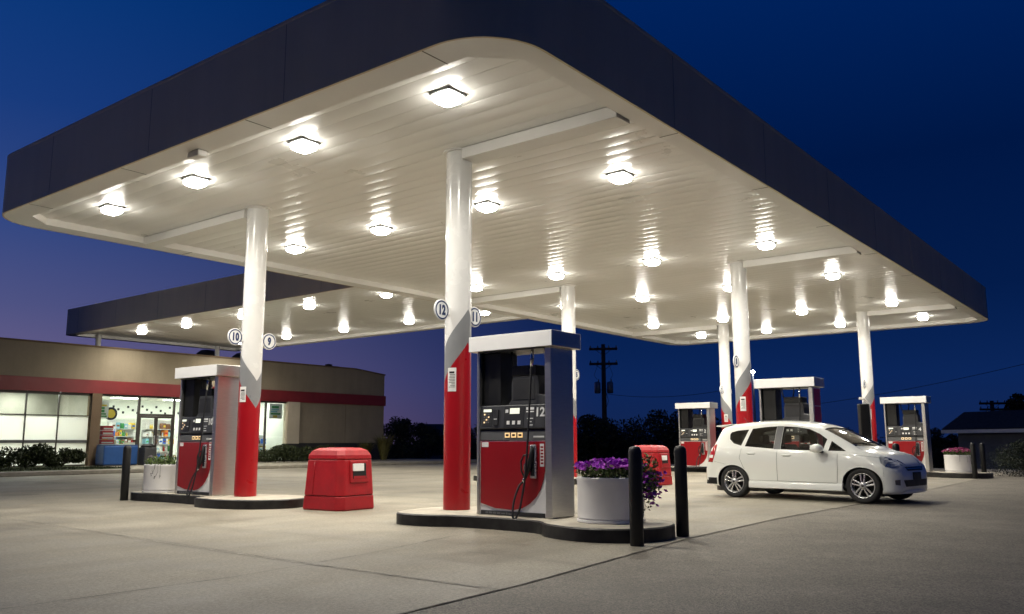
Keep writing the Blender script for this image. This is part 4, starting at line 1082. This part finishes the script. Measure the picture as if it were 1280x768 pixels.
# ceiling lights
for i,u in enumerate((-6.2,-3.6,-1.0,1.6,4.2,6.8,9.3,12.0,14.6,17.2,19.6)):
    for j,v in enumerate((.9,2.4,5.0,8.4) if u<11 else (1.5,4.2,7.6,10.8)):
        part('ceiling_light',MT['troffer'],(u-.55,u+.55,SV+v-.28,SV+v+.28,3.105,3.119))
# left window group: clear upper lights, white film panels, grey rail, lower lights
for k in range(15):
    u1=10.93-1.22*k; u0=max(u1-1.22,U0)
    if u0<=U0+.3: break
    wf=part('window',MT['mullion'],(u0,u0+.04,SV+.03,SV+.12,.13,WT),(u0+.05,u1,SV+.03,SV+.12,2.93,WT+.01),(u0+.05,u1,SV+.03,SV+.12,2.10,2.14),(u0+.05,u1,SV+.03,SV+.12,.13,.19))
    part('rail',MT['mid_grey'],(u0+.05,u1,SV+.025,SV+.125,1.05,1.16),par=wf)
    part('upper_pane',MT['glass'],(u0+.05,u1,SV+.07,SV+.072,2.14,2.93),par=wf)
    part('film_panel',MT['film'],(u0+.05,u1,SV+.072,SV+.078,1.16,2.10),par=wf)
    part('lower_pane',MT['film'],(u0+.05,u1,SV+.072,SV+.078,.19,1.05),par=wf)
# inside, a grey dividing wall a few metres behind that window
part('interior_wall',MT['int_grey'],(U0+.2,11.14,SV+3.2,SV+3.3,.14,3.11),(11.14,11.26,SV+.25,SV+7.0,.14,3.11))
# shopfront bays
def bay(u0,u1,trans=None,name='shop_window'):
    bx=[(u0,u0+.07,SV+.03,SV+.13,.13,WT),(u0+.07,u1,SV+.03,SV+.13,2.95,WT+.01),(u0+.07,u1,SV+.03,SV+.13,.13,.22)]
    if trans: bx.append((u0+.07,u1,SV+.035,SV+.125,trans,trans+.07))
    f=part(name,MT['mullion'],*bx); part('pane',MT['glass'],(u0+.07,u1,SV+.08,SV+.082,.22,2.95),par=f); return f
bay(11.33,13.0); 
tr=part('transom_window',MT['mullion'],(13.0,13.08,SV+.03,SV+.13,.13,WT),(13.08,14.62,SV+.03,SV+.13,2.95,WT+.01),(13.08,14.62,SV+.03,SV+.13,2.18,2.27)); part('pane',MT['glass'],(13.08,14.62,SV+.08,SV+.082,2.27,2.95),par=tr)
for a,c,hs in ((13.08,13.85,1),(13.85,14.62,-1)):
    d=part('door',MT['mullion'],(a+.005,a+.06,SV+.04,SV+.12,.14,2.175),(c-.06,c-.005,SV+.04,SV+.12,.14,2.175),(a+.06,c-.06,SV+.04,SV+.12,2.09,2.175),(a+.06,c-.06,SV+.04,SV+.12,.14,.32))
    part('door_pane',MT['glass'],(a+.06,c-.06,SV+.08,SV+.082,.32,2.09),par=d)
    hx=c-.10 if hs>0 else a+.06
    part('door_handle',MT['alloy'],(hx,hx+.035,SV-.03,SV-.01,.95,1.35),(hx+.008,hx+.026,SV-.01,SV+.04,.97,1.0),(hx+.008,hx+.026,SV-.01,SV+.04,1.30,1.33),par=d)
bay(14.62,16.2); bay(16.2,17.8); bay(17.8,19.4); bay(19.4,20.62)
part('roof_vent',MT['grey_metal'],(5.0,5.5,SV+5,SV+5.5,4.42,5.3))
st_parts=True
def solo(name,label,cat,mt,shapes,group=None,bev=0,loc=(0,0,0)):
    o=shapes.build(name,mt,bev=bev); o.location=loc; return tag(o,label,cat,group)
# roof equipment seen over the parapet
r=thing('roof_fan','dark mushroom roof fan rising over the store parapet beside number sign 9','roof fan',(19.6,SV+2.4,4.42))
b=MB(); b.lathe([(.28,0),(.28,.62)],20); b.build('fan_base',MT['roof_dark'],r); b=MB(); b.lathe([(.42,.60),(.55,.66),(.50,.92),(.30,1.08),(0,1.12)],24); b.build('fan_hood',MT['roof_dark'],r)
r2=copy_tree(r); place(r2,(17.6,SV+2.4,4.42),0,'dark roof fan left of the other, mostly behind the column with sign 9')
r3=thing('roof_unit','low dark roof unit near the right end of the store parapet','roof unit',(24.6,SV+1.6,4.42)); b=MB(); b.box(-.55,.35,-.4,.4,0,.72); b.build('unit_case',MT['roof_dark'],r3,bev=.03); b=MB(); b.lathe([(.18,.72),(.2,.82),(0,.86)],16,(-.1,0,0)); b.build('fan_cap',MT['roof_dark'],r3)
# posts of the link canopy, standing on the store roof
for k,(u,l) in enumerate([(11.6,'left'),(17.3,'right')]):
    b=MB(); b.lathe([(.11,4.42),(.11,Z2+.12)],24); b.lathe([(.2,4.42),(.2,4.45)],20)
    tag(b.build('roof_post',MT['white']),'short white post carrying the link canopy on the store roof, %s one'%l,'post','link canopy posts').location=(u,SV+1.1,0)
# outside the shopfront
r=thing('blue_merchandiser','low blue merchandiser box standing outside the shop window','merchandiser',(11.85,SV-.62,.135)); 
b=MB(); b.box(-.70,.72,-.34,.34,.03,.80); b.build('cabinet',MT['blue'],r,bev=.05); b=MB(); b.box(-.66,.68,-.30,.30,0,.03); b.build('foot_plinth',MT['black'],r); b=MB(); b.box(-.69,.71,-.33,.33,.802,.83); b.build('top_lid',MT['blue'],r,bev=.01)
def litter(u,v,label):
    r=thing('litter_bin',label,'litter bin',(u,v,.135),group='black litter bins by the shopfront')
    b=MB(); b.prism([(-.26,-.26),(.26,-.26),(.26,.26),(-.26,.26)],0,.72); b.build('bin_body',MT['dark_grey'],r,bev=.03); b=MB(); b.lathe([(.30,.722),(.30,.78),(.2,.86),(0,.87)],4,smooth=False); b.build('bin_lid',MT['black'],r,bev=.01)
litter(12.95,SV-1.0,'black litter bin just right of the blue merchandiser'); litter(14.9,SV-.7,'black litter bin right of the shop doors, above the sparse planter')
# posters and round sign inside
solo('round_sign','round yellow sign with black rim hanging inside the shop','sign',[MT['blackink'],MT['yellow_flat']],MB().lathe([(.27,-.02),(.27,.02)],32,(0,0,0),'y').lathe([(.18,-.03),(.18,-.0205)],32,(0,0,0),'y',mi=1),loc=(12.02,SV+.42,2.25))
def poster(u,v,z,w_,h_,label,cols,seed):
    r=thing('poster',label,'poster',(u,v,z),group=None); rn=random.Random(seed)
    b=MB(); b.box(0,w_,0,.006,0,h_); b.build('sheet',MT['paper'],r)
    yy=.06*h_
    for k in range(5):
        b=MB(); hh=h_*rn.uniform(.08,.17); b.box(w_*rn.uniform(.06,.3),w_*rn.uniform(.6,.94),-.003,-.0005,yy,yy+hh); b.build('printed_block',MT[rn.choice(cols)],r); yy+=hh+.04*h_
poster(11.38,SV+.20,2.05,.42,.72,'pale yellow and green poster in the window left of the shop doors',['yellow_flat','g_green','blackink'],1)
poster(19.75,SV+.2,2.2,.75,.72,'pastel poster high in the rightmost shop window',['yellow_flat','g_green','g_cyan'],2)
poster(18.9,SV+1.2,1.75,.95,.5,'dark menu board in the rightmost shop window',['blackink','ink','blackink'],3)
# shelves with goods
GC=['g_white','g_white','g_white','g_cyan','g_brown','g_red','g_yellow','g_blue','g_white','g_green','g_orange','g_cyan','g_brown']
GN={'g_red':'red','g_yellow':'yellow','g_blue':'blue','g_white':'white','g_green':'green','g_orange':'orange','g_cyan':'pale blue','g_brown':'brown'}
def shelf(u,v,w_,lev,label,where,seed,step=.17):
    rn=random.Random(seed); r=thing('shelf_unit',label,'shelf',(u,v,.14),group='shelves in the shop')
    b=MB(); b.box(-w_/2,w_/2,.36,.40,0,lev[-1]+.42); b.build('back_panel',MT['shelf_white'],r)
    for z in lev:
        b=MB(); b.box(-w_/2,w_/2,0,.358,z-.03,z); b.build('shelf_board',MT['shelf_white'],r)
    for z in lev:
        x=-w_/2+.02
        while x<w_/2-.09:
            ww=step*rn.uniform(.6,1.25); ww=min(ww,w_/2-x-.02); hh=rn.uniform(.17,.31); c=rn.choice(GC)
            if rn.random()<.94:
                kind=rn.random()
                if kind<.6: b=MB().box(0,ww-.03,-.015,.30,0,hh); nm='boxed_goods'; w2='boxes'
                else:
                    b=MB(); m=max(1,int(ww/.085)); nm='bottle_group'; 
                    for q in range(m): b.lathe([(.034,0),(.036,.02),(.036,hh*.6),(.014,hh*.82),(.014,hh)],8,(.04+q*.08,.05,0))
                    nm='bottles'; w2='bottles'
                if kind<.6:
                    o=b.build('goods_carton',MT[c]); 
                    tag(o,'small %s carton of goods on the %s'%(GN[c],where),'carton','goods on the shop shelves'); o.location=(u+x,v,.14+z)
                    b2=MB().box(.02*1,ww-.05,-.0185,-.0155,hh*.3,hh*.62); b2.build('carton_label',MT[rn.choice(GC)],o)
                else:
                    for q in range(max(1,int(ww/.085))):
                        o=MB().lathe([(.030,0),(.036,.02),(.036,hh*.6),(.014,hh*.82),(.014,hh)],8).build('drink_bottle',MT[c]); o.location=(u+x+.04+q*.08,v+.05,.14+z); tag(o,'%s bottle standing on the %s'%(GN[c],where),'bottle','bottles on the shop shelves')
            x+=ww
L5=[.15,.5,.85,1.2,1.55]
shelf(12.6,SV+1.9,1.3,L5[:4],'tall shelf of goods in the window left of the shop doors','shelf left of the shop doors',11)
shelf(14.35,SV+3.6,1.3,L5,'tall shelf of goods seen through the left shop door','shelf behind the left door',12)
shelf(16.0,SV+3.4,1.5,L5,'tall shelf of goods seen through the right shop door','shelf behind the right door',13)
shelf(17.6,SV+1.8,1.3,L5[:4],'shelf of goods in the window right of the shop doors','shelf right of the shop doors',14)
shelf(20.0,SV+1.3,1.0,L5[:3],'low shelf of goods in the rightmost shop window','shelf in the rightmost window',15)
shelf(13.7,SV+1.3,.8,L5[:2],'low display of goods just inside the shop doors','low display inside the doors',16)
r=thing('display_stand','red cardboard display stand behind the blue merchandiser','display stand',(11.86,SV+.42,.14))
b=MB(); b.box(-.3,.3,-.2,.2,0,.85); b.build('stand_base',MT['shelf_white'],r)
for k in range(4):
    b=MB(); b.box(-.28+.02*k,.28-.02*k,-.18,.18,.855+.19*k,1.03+.19*k); b.build('red_tray',MT['g_red'],r)
    b=MB(); b.box(-.24+.02*k,.24-.02*k,-.19,-.181,.89+.19*k,.94+.19*k); b.build('tray_label',MT['g_white'],r)

# ------------------------------------------------------------------ planting, trees, far things
def bush(label,loc,clumps,size,mt,seed,group,blades=False):
    rnd=random.Random(seed); r=thing('bush',label,'bush',loc,group=group)
    b=MB()
    if blades:
        for _ in range(620):
            a=rnd.uniform(0,6.28); d=Vector((cos(a),sin(a),0)); l=rnd.uniform(.5,1)*size; k=rnd.uniform(.1,.62); p0=d*rnd.uniform(0,.16); w_=Vector((-sin(a),cos(a),0))*.012
            p1=p0+d*l*k*.35+Vector((0,0,l*.62)); p2=p0+d*l*k+Vector((0,0,l*rnd.uniform(.75,1)))
            b.add([p0-w_,p0+w_,p1+w_,p1-w_,p2],[(0,1,2,3),(3,2,4)])
    else:
        for (x,y,z,rx,ry,rz,n) in clumps: leaf_quads(b,(x,y,z),n,rx,ry,rz,size,rnd,.35,0,.02)
    b.build('leaves',mt,r)
    b=MB()
    for i in range(7):
        a=rnd.uniform(0,6.28); l=.55*(clumps[0][2]+clumps[0][5]) if clumps else .3; b.tube([(0,0,0),(cos(a)*.15,sin(a)*.15,l*.5),(cos(a)*.4,sin(a)*.3,l)],[.02,.014,.005],5)
    b.build('stems',MT['bark'],r); return r
def cl(rnd,n,w_,h_,cnt): return [(rnd.uniform(-w_,w_),rnd.uniform(-.25,.25),rnd.uniform(.25,.6)*h_,rnd.uniform(.3,.5)*w_+.1,.32,rnd.uniform(.3,.42)*h_,cnt) for _ in range(n)]
R1=random.Random(21); BZ=.15; BG='bushes along the store front'
for k,(u,v,w_,h_,lab) in enumerate([(6.2,28.2,1.0,.66,'dark rounded bush at the left edge under the white window panels'),(7.9,28.3,.75,.92,'taller twiggy green bush in the middle of the left group'),(9.2,28.4,.62,.74,'reddish brown bush nearest the brown pillar'),(4.4,28.3,1.0,.7,'bush partly out of frame at the far left'),(19.3,28.4,1.3,.85,'wide olive bush in front of the rightmost shop window'),(21.6,28.5,.9,.85,'low dark bush against the black plinth')]):
    bush(lab,(u,v,BZ),cl(R1,8,w_,h_,520),.10,MT['bush_leaf'],k+30,BG)
bush('tall yellowish grass clump at the right end of the store',(25.6,28.4,BZ),[],1.55,MT['grass_bush'],60,'grass clumps by the store',True)
bush('second yellowish grass clump behind the red waste bin',(24.6,28.7,BZ),[],1.1,MT['grass_bush'],61,'grass clumps by the store',True)
b=MB(); b.box(-20,10.2,KV+.9,29.8,.136,.15); tag(b.build('lawn_strip',MT['grass']),kind='structure')
b=MB(); rnd=random.Random(8)
for _ in range(5000):
    x,y=rnd.uniform(2,10.2),rnd.uniform(KV+.9,27.6); h=rnd.uniform(.03,.08); a=rnd.uniform(0,6.28); dx,dy=cos(a)*.012,sin(a)*.012
    b.add([(x-dx,y-dy,.15),(x+dx,y+dy,.15),(x+rnd.gauss(0,.02),y+rnd.gauss(0,.02),.15+h)],[(0,1,2)])
tag(b.build('grass',MT['bush_leaf']),kind='stuff')
def tree(name,label,loc,h,w_,seed,group='dark trees around the lot',dens=1.0,conic=False,low=.12):
    rnd=random.Random(seed); r=thing(name,label,'tree',loc,group=group)
    b=MB(); b.tube([(0,0,-.3),(.05,.03,h*.25),(-.05,.06,h*.55),(0,0,h*.85)],[h*.035,h*.028,h*.018,h*.006],9)
    tips=[]
    for i in range(9):
        a=rnd.uniform(0,6.28); z0=h*rnd.uniform(.18,.6); l=w_*rnd.uniform(.6,.95); p=Vector((cos(a)*l,sin(a)*l,z0+h*rnd.uniform(.1,.3)))
        b.tube([(0,0,z0),(p.x*.5,p.y*.5,z0+(p.z-z0)*.6),p],[h*.016,h*.010,h*.004],6); tips.append(p)
    b.build('trunk',MT['bark'],r)
    b=MB(); n=22
    for i in range(n):
        a=rnd.uniform(0,6.28); t=rnd.random(); zz=h*(low+.05+(.86-low)*t); prof=(1-t)**.8 if conic else sin(pi*min(1,.22+.75*t))**.8
        rr=w_*prof*sqrt(rnd.random())*.85; s=w_*rnd.uniform(.25,.42)*(.5+.5*prof)
        leaf_quads(b,(cos(a)*rr,sin(a)*rr,zz),int(260*dens),s,s,s*.8,h*.05,rnd,.2)
    for p in tips: leaf_quads(b,p,int(170*dens),w_*.26,w_*.26,w_*.2,h*.05,rnd,.1)
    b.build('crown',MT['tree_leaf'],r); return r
def ray_at(px,D):
    d=fw*1.0+rt*((px-640)/F); d=Vector((d.x,d.y,0)).normalized(); return (-5.9077+d.x*D,-4.8161+d.y*D)
def tr(px,D,htop,w_,seed,label,**k):
    x,y=ray_at(px,D); z=hgt(x,y); return tree('tree',label,(x,y,z),htop-z,w_,seed,**k)
tr(744,58,3.1,2.6,70,'dark bushy tree left of the utility pole base',low=.03)
tr(835,56,3.2,3.4,71,'broad dark tree behind the distant red bin',low=.03)
tr(506,52,2.55,2.0,72,'round dark tree right behind the store corner',low=.03)
tr(700,64,2.4,3.0,73,'dark tree behind the nearest pump',low=.03); tr(880,70,2.6,3.2,74,'low dark tree behind the smallest pump',low=.03)
tr(1262,62,4.0,2.4,75,'dark tree rising behind the roof of the dark house',low=.05)
tr(1262,30.5,1.0,1.1,76,'low dark shrub in front of the dark house wall',low=.03); tr(612,60,2.2,3.2,77,'low dark tree seen between column and nearest pump',low=.03)
tr(980,74,2.4,3.6,78,'low dark tree behind the pump beyond the car',low=.03); tr(1040,70,1.9,3.4,79,'low dark tree right of the pump beyond the car',low=.03); tr(1160,58,2.2,1.6,80,'narrow dark tree at the left gable of the dark house',low=.03)
tr(660,70,2.6,3.4,81,'dark tree hidden mostly by the nearest pump',low=.03); tr(790,72,2.0,3.0,82,'low dark tree right of the utility pole',low=.03)
tr(580,74,2.3,2.6,83,'low dark tree right of the far pale house',low=.03); tr(525,66,2.4,2.6,84,'dark tree left of the far pale house',low=.03)
# far hedge line reads as one mass
b=MB(); rnd=random.Random(90)
for i in range(150):
    px=430+880*i/150; D=rnd.uniform(84,96); x,y=ray_at(px,D); z=hgt(x,y); s=rnd.uniform(.9,1.6); leaf_quads(b,(x,y,z+rnd.uniform(.4,1.3)),75,1.6,1.6,s,.42,rnd)
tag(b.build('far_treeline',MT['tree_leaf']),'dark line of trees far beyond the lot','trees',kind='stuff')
# utility poles
def upole(label,px,D,ztop_,arms,cans,sc_=1.0):
    x,y=ray_at(px,D); z=hgt(x,y); H_=ztop_-z
    r=thing('utility_pole',label,'utility pole',(x,y,z),atan2(-.855,.52),group='utility poles')
    MB().tube([(0,0,-.4),(0,0,H_)],[.24*sc_,.17*sc_],10).build('pole',MT['wood'],r)
    for k,a in enumerate(arms):
        zz=a-z; ar=MB().box(-1.15*sc_,1.15*sc_,-.06-.14*sc_,.06-.14*sc_,zz-.10,zz+.10).build('crossarm',MT['wood'],r)
        for xx in (-1.05,-.45,.45,1.05):
            MB().lathe([(.03,zz+.07),(.06,zz+.13),(.045,zz+.2),(.07,zz+.24),(0,zz+.29)],8,(xx*sc_,-.14*sc_,0)).build('insulator',MT['grey_metal'],ar)
        for sg in (-1,1): MB().tube([(sg*.65*sc_,-.14*sc_,zz-.05),(0,-.1*sc_,zz-.55)],.022,5).build('arm_brace',MT['grey_metal'],ar)
    for k in range(cans):
        xx=(-.52,.50)[k]; zz=arms[-1]-z-2.4
        c=MB().lathe([(.0,0),(.2,.01),(.25,.06),(.25,.85),(.2,.93),(0,.98)],16,(xx,-.1,zz)).build('transformer',MT['grey_metal'],r)
        MB().lathe([(.03,.95),(.06,1.0),(.05,1.12),(0,1.18)],8,(xx+.1,-.1,zz)).build('bushing',MT['grey_metal'],c)
        MB().tube([(xx*.35,0,zz+.3),(xx*.9,-.1,zz+.3)],.03,6).build('bracket',MT['grey_metal'],c)
        MB().tube([(xx,-.1,zz+1.1),(xx*1.5,-.1,zz+1.5),(xx*.9,-.14,arms[-1]-z-.1)],.015,5).build('drop_wire',MT['black'],c)
    if cans: MB().tube([(.2,-.1,arms[-1]-z-2.4),(.35,-.1,arms[-1]-z-3.0),(.05,-.05,arms[-1]-z-3.9),(.02,-.1,arms[-1]-z-5)],.02,5).build('drop_wire',MT['black'],r)
    return (x,y)
PX=upole('wooden utility pole with two crossarms and two transformers behind the pumps',753,70,8.95,(8.55,7.33),2)
P2=upole('small far utility pole showing above the roof of the dark house',1229,90,4.7,(4.45,3.9),0)
def wire(label,a,c,sag):
    P=[]
    for i in range(25):
        t=i/24; p=Vector(a).lerp(Vector(c),t); p.z-=sag*4*t*(1-t); P.append(p)
    tag(MB().tube(P,.016,5).build('power_line',MT['black']),label,'power line','power lines')
def pz(px,py,D):
    d=fw+rt*((px-640)/F)-up*((py-384)/F); k=D/math.hypot(d.x,d.y); return (-5.9077+d.x*k,-4.8161+d.y*k,1.0396+d.z*k)
wire('thin power line rising to the right above the dark house',pz(960,512,75),pz(1420,420,52),.5)
wire('thin service line sagging right from the transformer pole',(PX[0]+.1,PX[1]-.2,4.9),pz(905,488,60),.35)
# houses
def house(label,px0,px1,D,zb_,eave,ridge,wallmt,trim=True,D1=None,dp=7.0):
    x0,y0=ray_at(px0,D); x1,y1=ray_at(px1,D1 or D); L=math.hypot(x1-x0,y1-y0); ang=atan2(y1-y0,x1-x0)
    r=thing('house',label,'house',(x0,y0,zb_),ang)
    e=eave-zb_; rd=ridge-zb_
    b=MB(); b.box(0,L,0,dp,-.6,e); b.build('wall',wallmt,r)
    b=MB(); b.prism([(-.5,e-.05),(dp/2,rd),(dp+.5,e-.05),(dp+.5,e+.06),(dp/2,rd+.12),(-.5,e+.08)],-.55,L+.55,axes='yzx'); b.build('roof',MT['roof_dark'],r)
    if trim:
        b=MB(); b.box(-.55,L+.55,-.56,-.505,e-.16,e+.02); b.build('gutter',MT['pale_gutter'],r)
    for k in range(max(1,int(L/5))):
        xx=L*(k+.5)/max(1,int(L/5)); w2=MB().box(xx-.5,xx+.5,-.03,.0-.002,e-1.7,e-.6).build('window',MT['black'],r); MB().box(xx-.56,xx+.56,-.05,-.032,e-1.76,e-1.70).build('window_sill',wallmt,w2)
    return r
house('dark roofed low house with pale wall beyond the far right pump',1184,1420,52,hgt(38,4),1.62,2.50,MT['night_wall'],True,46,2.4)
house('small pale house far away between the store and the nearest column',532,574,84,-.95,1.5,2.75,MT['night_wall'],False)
# slim air-line post by the far right column and a distant street lamp
x,y=ray_at(1070,26.5)
r=thing('air_hose_post','slim dark post with pale curved edge left of the far right column','post',(x,y,0),az)
b=MB(); b.box(-.10,.10,-.16,.12,0,2.1); b.build('cabinet',MT['black'],r,bev=.02)
b=MB(); b.tube([(0.0,-.19,.2),(0,-.19,1.9),(0,-.17,2.12),(0,-.06,2.24),(0,.08,2.26)],.035,8); b.build('pale_edge',MT['white'],r)
x,y,z=pz(941,465,62)
r=thing('street_lamp','distant street lamp glowing beside the column behind the car','street lamp',(x,y,hgt(x,y)))
MB().tube([(0,0,-.3),(0,0,z-hgt(x,y)+.12)],[.09,.06],8).build('post',MT['grey_metal'],r); MB().lathe([(.0,-.14),(.10,-.09),(.13,0),(.10,.08),(0,.1)],12,(0,0,z-hgt(x,y))).build('lamp_globe',MT['street_glow'],r)
